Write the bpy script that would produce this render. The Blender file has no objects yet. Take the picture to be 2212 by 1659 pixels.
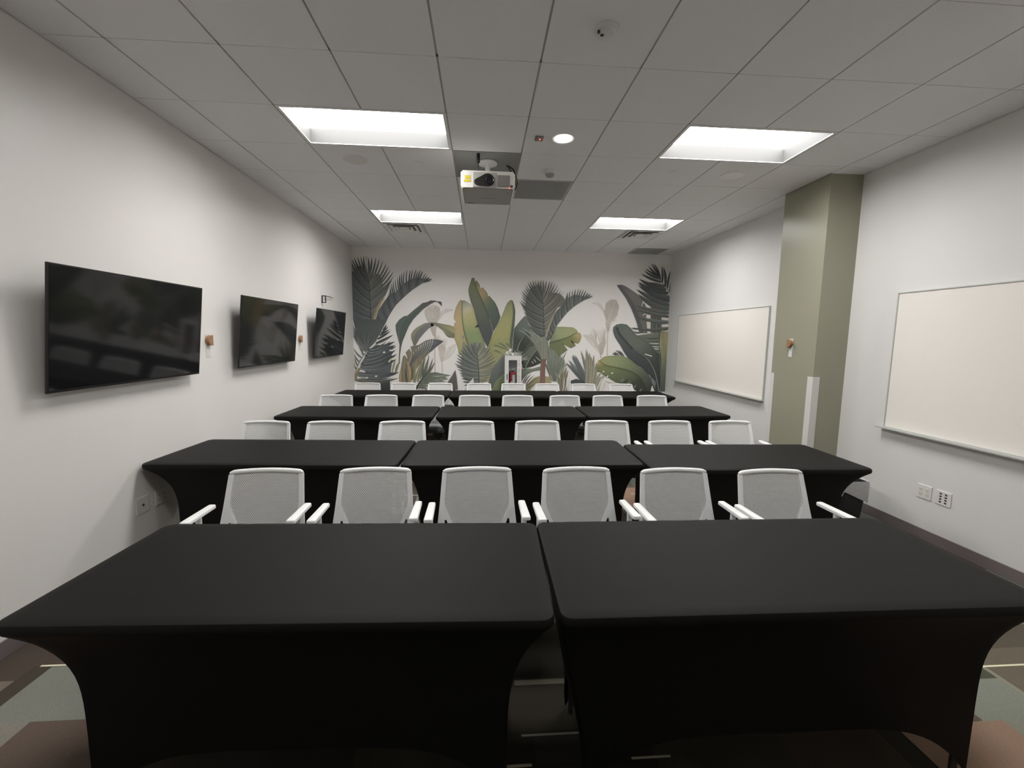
import bpy, bmesh, math, random
from mathutils import Vector, Matrix, geometry

# ------------------------------------------------------------------ scene, camera, light level
scene = bpy.context.scene
COL = scene.collection
scene.view_settings.view_transform = 'Standard'
scene.view_settings.look = 'None'
scene.view_settings.gamma = 1.0
scene.view_settings.use_curve_mapping = False
scene.view_settings.exposure = 0.0
scene.cycles.max_bounces = 10
scene.cycles.diffuse_bounces = 6
scene.cycles.glossy_bounces = 4
scene.cycles.transparent_max_bounces = 16
scene.cycles.sample_clamp_indirect = 6.0
scene.cycles.use_denoising = True
try:
    scene.cycles.denoiser = 'OPENIMAGEDENOISE'
except Exception:
    pass

cam_data = bpy.data.cameras.new('camera')
cam_data.sensor_width = 36.0
cam_data.sensor_fit = 'HORIZONTAL'
cam_data.lens = 14.923
cam_data.clip_start = 0.02
cam_data.clip_end = 60
cam = bpy.data.objects.new('camera', cam_data)
COL.objects.link(cam)
cam.matrix_world = Matrix(((0.99757, -0.00434, -0.06946, 0.0),
                           (-0.06854, 0.11198, -0.99134, 0.0),
                           (0.01208, 0.99370, 0.11141, 1.67),
                           (0, 0, 0, 1)))
scene.camera = cam

world = bpy.data.worlds.new('world')
scene.world = world
world.use_nodes = True
world.node_tree.nodes['Background'].inputs[0].default_value = (0.5, 0.52, 0.55, 1)
world.node_tree.nodes['Background'].inputs[1].default_value = 0.02

LIGHT_POWER = 25.5          # emission of the troffer diffusers
DOWN_POWER = 18.0

# ------------------------------------------------------------------ room measures (metres)
XL, XR, XRB, YF, YB, ZC = -2.44, 3.727, 3.672, 8.27, -2.2, 3.287
XC, YC0, YC1 = 3.39, 4.12, 4.757          # green pillar on the right wall
GX0, GY0, GSX, GSY = -2.102, 2.699, 0.6096, 0.629   # ceiling grid


def gx(i): return GX0 + GSX * i
def gy(j): return GY0 + GSY * j


# ------------------------------------------------------------------ materials
def srgb(r, g, b):
    def f(c):
        c /= 255.0
        return c / 12.92 if c <= 0.04045 else ((c + 0.055) / 1.055) ** 2.4
    return (f(r), f(g), f(b), 1.0)


def mat(name, col, rough=0.6, metal=0.0, spec=0.5, noise=0.0, nscale=40.0, bump=0.0, bscale=300.0, sheen=0.0):
    m = bpy.data.materials.new(name)
    m.use_nodes = True
    nt = m.node_tree
    b = nt.nodes['Principled BSDF']
    b.inputs['Base Color'].default_value = col
    b.inputs['Roughness'].default_value = rough
    b.inputs['Metallic'].default_value = metal
    b.inputs['Specular IOR Level'].default_value = spec
    if sheen:
        b.inputs['Sheen Weight'].default_value = sheen
        b.inputs['Sheen Roughness'].default_value = 0.6
    if noise or bump:
        tc = nt.nodes.new('ShaderNodeTexCoord')
    if noise:
        n = nt.nodes.new('ShaderNodeTexNoise')
        n.inputs['Scale'].default_value = nscale
        n.inputs['Detail'].default_value = 4
        nt.links.new(tc.outputs['Object'], n.inputs['Vector'])
        mr = nt.nodes.new('ShaderNodeMapRange')
        mr.inputs['To Min'].default_value = 1 - noise
        mr.inputs['To Max'].default_value = 1 + noise
        nt.links.new(n.outputs['Fac'], mr.inputs['Value'])
        mx = nt.nodes.new('ShaderNodeMix')
        mx.data_type = 'RGBA'
        mx.blend_type = 'MULTIPLY'
        mx.inputs[0].default_value = 1
        mx.inputs[6].default_value = col
        nt.links.new(mr.outputs[0], mx.inputs[7])
        nt.links.new(mx.outputs[2], b.inputs['Base Color'])
    if bump:
        n2 = nt.nodes.new('ShaderNodeTexNoise')
        n2.inputs['Scale'].default_value = bscale
        n2.inputs['Detail'].default_value = 2
        nt.links.new(tc.outputs['Object'], n2.inputs['Vector'])
        bp = nt.nodes.new('ShaderNodeBump')
        bp.inputs['Strength'].default_value = bump
        bp.inputs['Distance'].default_value = 0.002
        nt.links.new(n2.outputs['Fac'], bp.inputs['Height'])
        nt.links.new(bp.outputs[0], b.inputs['Normal'])
    return m


def emit(name, col, power):
    m = bpy.data.materials.new(name)
    m.use_nodes = True
    nt = m.node_tree
    nt.nodes.clear()
    e = nt.nodes.new('ShaderNodeEmission')
    e.inputs[0].default_value = col
    e.inputs[1].default_value = power
    o = nt.nodes.new('ShaderNodeOutputMaterial')
    nt.links.new(e.outputs[0], o.inputs[0])
    return m


def attr_mat(name, rough, noise, nscale, bump=0.0, bscale=400):
    m = mat(name, (1, 1, 1, 1), rough, spec=0.25, noise=noise, nscale=nscale, bump=bump, bscale=bscale)
    nt = m.node_tree
    a = nt.nodes.new('ShaderNodeVertexColor')
    a.layer_name = 'Col'
    mx = [n for n in nt.nodes if n.type == 'MIX'][0]
    nt.links.new(a.outputs[0], mx.inputs[6])
    return m


M_WALL = mat('wall_paint', (0.80, 0.775, 0.745, 1), 0.42, spec=0.45, noise=0.012, nscale=3, bump=0.05, bscale=260)
M_WALLR = mat('wall_paint_cool', (0.785, 0.775, 0.762, 1), 0.42, spec=0.45, noise=0.012, nscale=3, bump=0.05, bscale=260)
M_PAPER = mat('mural_paper', (0.93, 0.905, 0.875, 1), 0.6, spec=0.3, noise=0.01, nscale=3, bump=0.03, bscale=260)
M_GREEN = mat('green_wall_paint', srgb(156, 155, 136), 0.30, spec=0.5, noise=0.01, nscale=3, bump=0.05, bscale=260)
M_TILE = mat('ceiling_tile', (0.91, 0.91, 0.915, 1), 0.9, spec=0.2, noise=0.03, nscale=180, bump=0.10, bscale=500)
M_GRID = mat('ceiling_grid', (0.52, 0.50, 0.47, 1), 0.6, spec=0.4)
M_BASE = mat('baseboard_vinyl', srgb(116, 107, 107), 0.55)
M_CARPET = attr_mat('carpet', 0.97, 0.32, 260, 0.5, 500)
M_MURAL = attr_mat('mural_print', 0.55, 0.10, 22)
M_CLOTH = mat('black_stretch_fabric', (0.0062, 0.0057, 0.0054, 1), 0.60, spec=0.18, noise=0.10, nscale=900, bump=0.12, bscale=1400)
M_WHITEP = mat('white_plastic', (0.80, 0.80, 0.79, 1), 0.38, spec=0.45)
M_LGREY = mat('light_grey_plastic', (0.83, 0.835, 0.84, 1), 0.42)
M_PADW = mat('armrest_white', (0.86, 0.86, 0.85, 1), 0.42)
M_SEAT = mat('grey_seat_fabric', (0.22, 0.225, 0.23, 1), 0.9, noise=0.15, nscale=300)
M_DGREY = mat('dark_grey_plastic', (0.05, 0.05, 0.053, 1), 0.5)
M_BLACK = mat('black_plastic', (0.012, 0.012, 0.012, 1), 0.45)
M_STEEL = mat('grey_steel', (0.45, 0.45, 0.46, 1), 0.35, metal=0.9)
M_TABLETOP = mat('white_tabletop', (0.7, 0.7, 0.68, 1), 0.5)
M_SCREEN = mat('screen_glass', (0.010, 0.010, 0.011, 1), 0.07, spec=0.5)
M_BEZEL = mat('screen_bezel', (0.010, 0.010, 0.010, 1), 0.35)
M_BOARD = mat('whiteboard_enamel', (0.90, 0.86, 0.805, 1), 0.25, spec=0.5, noise=0.015, nscale=2)
M_ALU = mat('aluminium_trim', (0.55, 0.562, 0.54, 1), 0.45, metal=0.3)
M_REFL = mat('troffer_reflector', (0.066, 0.066, 0.065, 1), 0.7, spec=0.1)
M_TROFF = mat('troffer_enamel', (0.88, 0.88, 0.87, 1), 0.5)
M_DIFF = emit('troffer_diffuser', (1.0, 0.985, 0.965, 1), LIGHT_POWER)
M_DIFF_DIM = emit('dimmed_diffuser', (1.0, 0.985, 0.965, 1), LIGHT_POWER * 0.62)
M_DIFF_FAR = emit('far_diffuser', (1.0, 0.985, 0.965, 1), LIGHT_POWER * 1.16)
M_DOWN = emit('downlight_lens', (1.0, 0.97, 0.90, 1), DOWN_POWER)
M_RED = mat('extinguisher_red', (0.42, 0.012, 0.02, 1), 0.3)
M_REDT = mat('red_lettering', (0.45, 0.03, 0.05, 1), 0.5)
M_LED = emit('red_led', (1.0, 0.05, 0.05, 1), 6.0)
M_WOOD = mat('hook_wood', srgb(160, 120, 88), 0.5, noise=0.15, nscale=60)
M_STRIP = mat('clear_strip', (0.70, 0.70, 0.68, 1), 0.3)
M_GRILLE = mat('grey_grille', (0.52, 0.53, 0.52, 1), 0.7, noise=0.12, nscale=400)
M_PAN = mat('grey_ceiling_plate', (0.27, 0.275, 0.265, 1), 0.7)
M_PROJ = mat('projector_white', (0.72, 0.695, 0.66, 1), 0.4)
M_PROJG = mat('projector_grey', (0.42, 0.41, 0.39, 1), 0.5)
M_VENT = mat('projector_vent', (0.27, 0.24, 0.22, 1), 0.6)
M_YEL = mat('yellow_sticker', (0.62, 0.50, 0.03, 1), 0.5)
M_LENS = mat('lens_glass', (0.008, 0.009, 0.012, 1), 0.08, spec=0.8)
M_GUARD = mat('corner_guard_plastic', (0.72, 0.71, 0.68, 1), 0.4)
M_CABW = mat('cabinet_white', (0.82, 0.81, 0.79, 1), 0.4)
M_CABG = mat('cabinet_inside', (0.62, 0.62, 0.63, 1), 0.5)
M_LABEL = mat('white_label', (0.75, 0.73, 0.68, 1), 0.5)
M_SOCK = mat('socket_dark', (0.06, 0.055, 0.05, 1), 0.5)
M_PLATE = mat('wall_plate', (0.78, 0.76, 0.73, 1), 0.4)
M_BAG = mat('bin_liner', (0.52, 0.52, 0.53, 1), 0.35, noise=0.2, nscale=25)
M_BIN = mat('bin_plastic', (0.02, 0.02, 0.021, 1), 0.5)


def glass_mat():
    m = bpy.data.materials.new('pane_glass')
    m.use_nodes = True
    nt = m.node_tree
    nt.nodes.clear()
    t = nt.nodes.new('ShaderNodeBsdfTransparent')
    t.inputs[0].default_value = (0.93, 0.94, 0.94, 1)
    g = nt.nodes.new('ShaderNodeBsdfGlossy')
    g.inputs['Roughness'].default_value = 0.05
    mx = nt.nodes.new('ShaderNodeMixShader')
    mx.inputs[0].default_value = 0.07
    o = nt.nodes.new('ShaderNodeOutputMaterial')
    nt.links.new(t.outputs[0], mx.inputs[1])
    nt.links.new(g.outputs[0], mx.inputs[2])
    nt.links.new(mx.outputs[0], o.inputs[0])
    return m


def mesh_mat():
    """Woven chair back: threads in a running-bond weave with small see-through holes."""
    m = bpy.data.materials.new('woven_back')
    m.use_nodes = True
    nt = m.node_tree
    b = nt.nodes['Principled BSDF']
    b.inputs['Roughness'].default_value = 0.75
    b.inputs['Specular IOR Level'].default_value = 0.2
    tc = nt.nodes.new('ShaderNodeTexCoord')
    sp = nt.nodes.new('ShaderNodeSeparateXYZ')
    nt.links.new(tc.outputs['Object'], sp.inputs[0])
    cb = nt.nodes.new('ShaderNodeCombineXYZ')
    nt.links.new(sp.outputs['X'], cb.inputs['X'])
    nt.links.new(sp.outputs['Z'], cb.inputs['Y'])
    br = nt.nodes.new('ShaderNodeTexBrick')
    br.inputs['Scale'].default_value = 1.0
    br.inputs['Brick Width'].default_value = 0.0115
    br.inputs['Row Height'].default_value = 0.0078
    br.inputs['Mortar Size'].default_value = 0.0026
    br.inputs['Mortar Smooth'].default_value = 0.25
    br.offset = 0.5
    br.inputs['Color1'].default_value = (0.50, 0.50, 0.49, 1)
    br.inputs['Color2'].default_value = (0.58, 0.58, 0.57, 1)
    br.inputs['Mortar'].default_value = (0.74, 0.74, 0.73, 1)
    nt.links.new(cb.outputs[0], br.inputs['Vector'])
    nt.links.new(br.outputs['Color'], b.inputs['Base Color'])
    mr = nt.nodes.new('ShaderNodeMapRange')
    mr.inputs['To Min'].default_value = 0.36      # thin weave lets the background through
    mr.inputs['To Max'].default_value = 0.95
    nt.links.new(br.outputs['Fac'], mr.inputs['Value'])
    nt.links.new(mr.outputs[0], b.inputs['Alpha'])
    return m


M_GLASS = glass_mat()
M_MESH = mesh_mat()


# ------------------------------------------------------------------ mesh building helpers
class MB:
    def __init__(self):
        self.v, self.f, self.c, self.cur = [], [], [], None

    def add(self, vs, fs, col=None):
        o = len(self.v)
        self.v += [tuple(p) for p in vs]
        self.f += [tuple(i + o for i in f) for f in fs]
        if isinstance(col, list):
            self.c += col
        else:
            self.c += [col or (1, 1, 1, 1)] * len(vs)
        return o

    def box(self, x0, x1, y0, y1, z0, z1):
        vs = [(x0, y0, z0), (x1, y0, z0), (x1, y1, z0), (x0, y1, z0), (x0, y0, z1), (x1, y0, z1), (x1, y1, z1), (x0, y1, z1)]
        fs = [(0, 3, 2, 1), (4, 5, 6, 7), (0, 1, 5, 4), (1, 2, 6, 5), (2, 3, 7, 6), (3, 0, 4, 7)]
        self.add(vs, fs)
        return self

    def rbox(self, x0, x1, y0, y1, z0, z1, r=0.005, seg=2):
        """box with rounded edges"""
        bm = bmesh.new()
        bmesh.ops.create_cube(bm, size=1)
        for v in bm.verts:
            v.co = Vector((x0 + (v.co.x + .5) * (x1 - x0), y0 + (v.co.y + .5) * (y1 - y0), z0 + (v.co.z + .5) * (z1 - z0)))
        bmesh.ops.bevel(bm, geom=bm.edges[:], offset=r, segments=seg, affect='EDGES', profile=0.5)
        self.from_bm(bm)
        return self

    def from_bm(self, bm):
        bm.verts.index_update()
        self.add([v.co[:] for v in bm.verts], [[v.index for v in f.verts] for f in bm.faces])
        bm.free()

    def lathe(self, prof, n=24, org=(0, 0, 0), axis='z'):
        """prof: (radius, height) pairs; closed with caps where radius is 0"""
        vs, fs = [], []
        for (r, h) in prof:
            for k in range(n):
                a = 2 * math.pi * k / n
                p = (r * math.cos(a), r * math.sin(a), h)
                if axis == 'x': p = (h, p[0], p[1])
                if axis == 'y': p = (p[0], h, p[1])
                vs.append((p[0] + org[0], p[1] + org[1], p[2] + org[2]))
        for i in range(len(prof) - 1):
            for k in range(n):
                k2 = (k + 1) % n
                fs.append((i * n + k, i * n + k2, (i + 1) * n + k2, (i + 1) * n + k))
        if prof[0][0] > 0: fs.append(tuple(reversed(range(n))))
        if prof[-1][0] > 0: fs.append(tuple((len(prof) - 1) * n + k for k in range(n)))
        self.add(vs, fs)
        return self

    def tube(self, pts, r, n=10):
        pts = [Vector(p) for p in pts]
        rs = r if isinstance(r, (list, tuple)) else [r] * len(pts)
        vs, fs = [], []
        ref = None
        for i, p in enumerate(pts):
            d = (pts[min(i + 1, len(pts) - 1)] - pts[max(i - 1, 0)]).normalized()
            if ref is None:
                ref = Vector((0, 0, 1)) if abs(d.z) < .9 else Vector((1, 0, 0))
            u = d.cross(ref)
            u.normalize()
            w = u.cross(d)
            ref = w
            for k in range(n):
                a = 2 * math.pi * k / n
                vs.append(tuple(p + rs[i] * (math.cos(a) * u + math.sin(a) * w)))
        for i in range(len(pts) - 1):
            for k in range(n):
                k2 = (k + 1) % n
                fs.append((i * n + k, i * n + k2, (i + 1) * n + k2, (i + 1) * n + k))
        fs.append(tuple(reversed(range(n))))
        fs.append(tuple((len(pts) - 1) * n + k for k in range(n)))
        self.add(vs, fs)
        return self

    def prism(self, poly, axis, a, b):
        """closed polygon swept along an axis from a to b. poly pairs are the two other coordinates in order"""
        n = len(poly)
        def P(q, h):
            return {'x': (h, q[0], q[1]), 'y': (q[0], h, q[1]), 'z': (q[0], q[1], h)}[axis]
        vs = [P(q, a) for q in poly] + [P(q, b) for q in poly]
        fs = [tuple(range(n)), tuple(reversed(range(n, 2 * n)))]
        fs += [(k, n + k, n + (k + 1) % n, (k + 1) % n) for k in range(n)]
        self.add(vs, fs)
        return self

    def build(self, name, m, parent=None, smooth=False, fix=True, M=None):
        me = bpy.data.meshes.new(name)
        me.from_pydata(self.v, [], self.f)
        if any(c != (1, 1, 1, 1) for c in self.c):
            ca = me.color_attributes.new('Col', 'FLOAT_COLOR', 'POINT')
            for i, c in enumerate(self.c):
                ca.data[i].color = c
        if fix:
            bm = bmesh.new()
            bm.from_mesh(me)
            bmesh.ops.recalc_face_normals(bm, faces=bm.faces[:])
            bm.to_mesh(me)
            bm.free()
        me.materials.append(m)
        if smooth:
            me.polygons.foreach_set('use_smooth', [True] * len(me.polygons))
            try:
                me.set_sharp_from_angle(angle=math.radians(38))
            except Exception:
                pass
        o = bpy.data.objects.new(name, me)
        COL.objects.link(o)
        if parent: o.parent = parent
        if M is not None: o.matrix_local = M
        return o


def tag(o, label, cat, group=None):
    o['label'] = label
    o['category'] = cat
    if group: o['group'] = group
    return o


def thing(name, label, cat, loc=(0, 0, 0), rz=0.0, group=None):
    o = bpy.data.objects.new(name, None)
    o.empty_display_size = 0.1
    COL.objects.link(o)
    o.location = loc
    o.rotation_euler = (0, 0, rz)
    return tag(o, label, cat, group)


def struct(o):
    o['kind'] = 'structure'
    return o


def copy_tree(o, parent=None):
    c = o.copy()
    COL.objects.link(c)
    if parent is not None:
        c.parent = parent
        c.matrix_parent_inverse = o.matrix_parent_inverse.copy()
    for ch in list(o.children):
        copy_tree(ch, c)
    return c


# ------------------------------------------------------------------ floor: patchwork carpet
random.seed(7)
floor = MB()
PAL = [(74, 68, 60), (96, 88, 77), (120, 122, 113), (136, 112, 95), (84, 74, 68), (108, 100, 90), (64, 60, 54), (118, 108, 98), (104, 108, 100)]
def quad(x0, x1, y0, y1, z, col):
    floor.add([(x0, y0, z), (x1, y0, z), (x1, y1, z), (x0, y1, z)], [(0, 1, 2, 3)], srgb(*col))
def split(x0, x1, y0, y1, d):
    w, h = x1 - x0, y1 - y0
    if d == 0 or (w < .55 and h < .45):
        quad(x0, x1, y0, y1, 0.0, random.choice(PAL))
        return
    t = random.uniform(.32, .68)
    if w > h * 1.25:
        split(x0, x0 + w * t, y0, y1, d - 1); split(x0 + w * t, x1, y0, y1, d - 1)
    else:
        split(x0, x1, y0, y0 + h * t, d - 1); split(x0, x1, y0 + h * t, y1, d - 1)
split(XL, XR, YB, YF, 9)
# pattern pieces beside the front tables, and charcoal ones painting the shade under them
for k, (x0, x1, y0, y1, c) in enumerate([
        (-1.45, .10, .9, 2.3, (54, 50, 44)), (.10, 2.05, .9, 2.3, (50, 47, 40)), (-.5, .1, 1.35, 1.72, (62, 59, 52)), (.70, 1.25, 1.3, 1.62, (60, 58, 50)), (1.25, 1.7, 1.3, 1.55, (68, 60, 52)), (.10, .46, 1.62, 1.9, (56, 52, 43)), (.22, .46, 1.48, 1.6, (58, 57, 52)),  # shade beneath and between the tables, put into the carpet colour
        (-2.44, -1.4, 1.0, 2.6, (80, 70, 63)), (-2.44, -2.22, 1.55, 2.02, (122, 110, 100)), (-2.23, -2.14, 1.45, 2.11, (70, 64, 55)),
        (-2.14, -1.5, 1.785, 2.103, (128, 130, 121)), (-2.14, -1.92, 1.66, 1.785, (134, 130, 120)), (-2.35, -1.93, 1.1, 1.68, (150, 120, 100)), (-1.93, -1.4, 1.0, 1.785, (98, 85, 76)),
        (2.0, 3.70, 1.0, 2.3, (108, 100, 86)), (2.4, 3.70, 1.965, 2.14, (92, 85, 74)), (2.4, 3.70, 2.14, 2.3, (120, 112, 98)), (2.44, 2.575, 1.775, 1.843, (82, 82, 70)),
        (2.2, 2.58, 1.55, 1.772, (132, 136, 124)), (2.575, 2.60, 1.3, 1.845, (140, 138, 122)), (2.0, 2.22, 1.555, 1.63, (98, 85, 76)), (1.8, 2.43, 1.0, 1.552, (150, 124, 106)), (2.31, 2.43, 1.46, 1.552, (136, 134, 122))]):
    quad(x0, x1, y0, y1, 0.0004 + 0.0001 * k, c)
for x0, x1, y0, y1, c in [(-2.2, -2.05, 2.105, 2.116, (226, 222, 196)), (2.575, 3.25, 1.842, 1.853, (232, 226, 196)), (0.10, .20, 1.47, 1.482, (190, 184, 164)), (.60, .76, 1.475, 1.485, (190, 184, 164)),
                          (.17, .45, 1.596, 1.606, (140, 140, 130)), (0.16, .42, 1.86, 1.89, (116, 112, 98)), (-.4, 0.0, 2.35, 2.36, (200, 195, 172)), (1.3, 1.8, 2.7, 2.712, (200, 195, 172)), (-1.1, -.6, 4.35, 4.362, (200, 195, 172)), (1.6, 2.2, 4.3, 4.312, (200, 195, 172))]:
    quad(x0, x1, y0, y1, 0.0024, c)
floor.add([(XL, YB, -.05), (XR + .1, YB, -.05), (XR + .1, YF, -.05), (XL, YF, -.05)], [(0, 1, 2, 3)], srgb(70, 66, 60))
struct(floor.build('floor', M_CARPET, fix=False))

# ------------------------------------------------------------------ walls, pillar, baseboards
struct(MB().box(XL - .12, XL, YB, YF + .12, -.05, ZC + .2).build('wall_left', M_WALL))
struct(MB().box(XL, XRB + .2, YF, YF + .12, -.05, ZC + .2).build('wall_far', M_PAPER))
struct(MB().box(XR, XR + .12, YB, YC0 + .1, -.05, ZC + .2).build('wall_right_front', M_WALLR))
struct(MB().box(XRB, XRB + .175, YC1 - .1, YF, -.05, ZC + .2).build('wall_right_rear', M_WALLR))
struct(MB().box(XL - .12, XR + .12, YB - .12, YB, -.05, ZC + .2).build('wall_near', M_WALL))
struct(MB().box(XC, XR + .05, YC0, YC1, -.02, ZC + .1).build('wall_right_pillar', M_GREEN))


def baseboard(name, x0, x1, y0, y1):
    o = MB().rbox(x0, x1, y0, y1, 0, .095, .003, 1).build(name, M_BASE)
    return struct(o)
baseboard('baseboard_left', XL, XL + .008, YB, YF)
baseboard('baseboard_far', XL + .008, XRB, YF - .008, YF)
baseboard('baseboard_right_front', XR - .008, XR, YB, YC0)
baseboard('baseboard_right_rear', XRB - .008, XRB, YC1, YF - .008)
baseboard('baseboard_pillar', XC - .008, XC, YC0 - .008, YC1)
baseboard('baseboard_pillar_side', XC, XR - .008, YC0 - .008, YC0)

# ------------------------------------------------------------------ ceiling: lay-in tiles, openings for the light fittings
OPEN = set()
for i in (1, 2, 6, 7): OPEN |= {(i, 1), (i, 5), (i, -3)}
LIGHTS = [(1, 1), (6, 1), (1, 5), (6, 5), (1, -3), (6, -3)]
PANS = {(3, 2)}
GRILLES = [(4, 3), (8, 8)]
tiles = MB()
for i in range(-1, 10):
    for j in range(-8, 9):
        if (i, j) in OPEN or (i, j) in GRILLES or (i, j) in PANS: continue
        x0, x1 = max(gx(i), XL), min(gx(i + 1), XR)
        y0, y1 = max(gy(j), YB), min(gy(j + 1), YF)
        if x1 - x0 < .03 or y1 - y0 < .03: continue
        tiles.box(x0 + .0065, x1 - .0065, y0 + .0025, y1 - .0025, ZC, ZC + .016)
ceil = struct(tiles.build('ceiling', M_TILE))
grid = MB()
for i in range(0, 10):
    x = gx(i)
    for (a, b) in ((YB, gy(-3)), (gy(-3), gy(-2)), (gy(-2), gy(1)), (gy(1), gy(2)), (gy(2), gy(5)), (gy(5), gy(6)), (gy(6), YF)):
        if i in (2, 7) and ((a, b) in ((gy(1), gy(2)), (gy(5), gy(6)), (gy(-3), gy(-2)))): continue
        grid.box(x - .012, x + .012, a, b, ZC + .007, ZC + .0155)
for j in range(-7, 9):
    grid.box(XL, XR, gy(j) - .012, gy(j) + .012, ZC + .007, ZC + .015)
grid.build('ceiling_grid', M_GRID, ceil)
lid = MB()
lid.box(XL - .12, XR + .12, YB - .12, YF + .12, ZC + .3, ZC + .35)
lid.build('ceiling_deck', M_GRID, ceil)

# ------------------------------------------------------------------ recessed troffers
for n, (i, j) in enumerate(LIGHTS):
    x0, x1, y0, y1 = gx(i), gx(i + 2), gy(j), gy(j + 1)
    side = 'over the screens side' if i == 1 else 'over the pillar side'
    lab = ['recessed ceiling light between the big wall screen and the projector, near row',
           'recessed ceiling light in front of the green pillar, near row',
           'recessed ceiling light by the far mural wall, on the wall screens side',
           'recessed ceiling light by the far mural wall, on the whiteboards side',
           'recessed ceiling light over the front table nearest the wall screens',
           'recessed ceiling light over the front table nearest the whiteboards'][n]
    r = thing('ceiling_light', lab, 'ceiling light', (0, 0, 0), 0, 'recessed ceiling lights')
    r.location = ((x0 + x1) / 2, (y0 + y1) / 2, ZC)
    a, b = (x1 - x0) / 2, (y1 - y0) / 2
    e, H, t = .028, .118, .002
    f = MB()   # flange
    for (p, q, s, u) in ((-a + .004, a - .004, -b + .004, -b + e), (-a + .004, a - .004, b - e, b - .004), (-a + .004, -a + e, -b + e, b - e), (a - e, a - .004, -b + e, b - e)):
        f.box(p, q, s, u, -.001, .004)
    f.build('trim_frame', M_TROFF, r)
    h = MB()   # housing walls
    h.box(-a + e - t, -a + e, -b + e, b - e, .003, H)
    h.box(a - e, a - e + t, -b + e, b - e, .003, H)
    h.box(-a + e, a - e, -b + e - t, -b + e, .003, H)
    h.box(-a + e, a - e, b - e, b - e + t, .003, H)
    h.box(-a + e - t, a - e + t, -b + e - t, b - e + t, H + .006, H + .010)
    h.build('housing', M_REFL, r)
    d = MB().box(-a + e + .001, a - e - .001, -b + e + .001, b - e - .001, H, H + .004)
    d.build('diffuser', M_DIFF_DIM if j < 0 else (M_DIFF_FAR if j > 3 else M_DIFF), r)

# downlight
r = thing('downlight', 'small round lit downlight in the ceiling beside the square sensor', 'ceiling light', (.653, 3.644, ZC))
MB().lathe([(.094, 0.0), (.092, -.006), (.078, -.004), (.074, -.001)], 40).build('trim_ring', M_TROFF, r, True)
MB().lathe([(.0765, -.0015), (.05, -.006), (.0, -.008)], 40).build('lens', M_DOWN, r, True)

# smoke detector
r = thing('smoke_detector', 'white round smoke detector with a dark slot on the near ceiling', 'smoke detector', (.644, 2.392, ZC))
MB().lathe([(.066, 0), (.066, -.012), (.060, -.016), (.050, -.018), (.046, -.034), (.038, -.040), (0, -.041)], 40).build('body', M_WHITEP, r, True)
MB().lathe([(.010, -.028), (.010, -.0425), (0, -.043)], 14, (-.026, -.012, 0)).build('sensor_slot', M_SOCK, r)
MB().lathe([(.008, -.026), (.008, -.037), (0, -.0375)], 14, (-.046, -.020, 0)).build('indicator', M_SOCK, r)

# square sensor with red light
r = thing('ceiling_sensor', 'small square grey sensor plate with a red light beside the downlight', 'sensor', (.454, 3.655, ZC))
MB().rbox(-.033, .033, -.038, .038, -.010, 0, .003).build('plate', M_VENT, r)
MB().lathe([(.007, -.010), (.006, -.013), (0, -.014)], 12, (.006, 0, 0)).build('indicator_light', M_LED, r)

# dome sensor
r = thing('dome_sensor', 'small white dome sensor under the ceiling between downlight and grey grille', 'sensor', (.65, 4.33, ZC))
MB().lathe([(.060, 0), (.058, -.022), (.050, -.034)], 32).build('body', M_WHITEP, r, True)
MB().lathe([(.046, -.034), (.040, -.052), (.024, -.062), (0, -.065)], 32).build('lens', M_PROJG, r, True)

# return grilles
for (i, j), lab in zip(GRILLES, ['grey return air grille in the ceiling beside the projector', 'grey return air grille in the far ceiling corner by the mural']):
    x0, x1, y0, y1 = gx(i) + .006, gx(i + 1) - .006, gy(j) + .006, min(gy(j + 1), YF) - .006
    r = thing('return_grille', lab, 'vent', ((x0 + x1) / 2, (y0 + y1) / 2, ZC), 0, 'ceiling return grilles')
    a, b = (x1 - x0) / 2, (y1 - y0) / 2
    m = MB()
    for k in range(46):
        x = -a + .022 + (2 * a - .044) * (k + .5) / 46
        m.box(x - .002, x + .002, -b + .02, b - .02, .001, .010)
    for k in range(46):
        y = -b + .022 + (2 * b - .044) * (k + .5) / 46
        m.box(-a + .02, a - .02, y - .002, y + .002, .001, .010)
    m.box(-a + .015, a - .015, -b + .015, b - .015, .013, .015)
    m.build('core', M_GRILLE, r)
    m = MB()
    m.box(-a, a, -b, -b + .022, -.001, .012).box(-a, a, b - .022, b, -.001, .012).box(-a, -a + .022, -b + .022, b - .022, -.001, .012).box(a - .022, a, -b + .022, b - .022, -.001, .012)
    m.build('frame', M_GRILLE, r)

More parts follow.
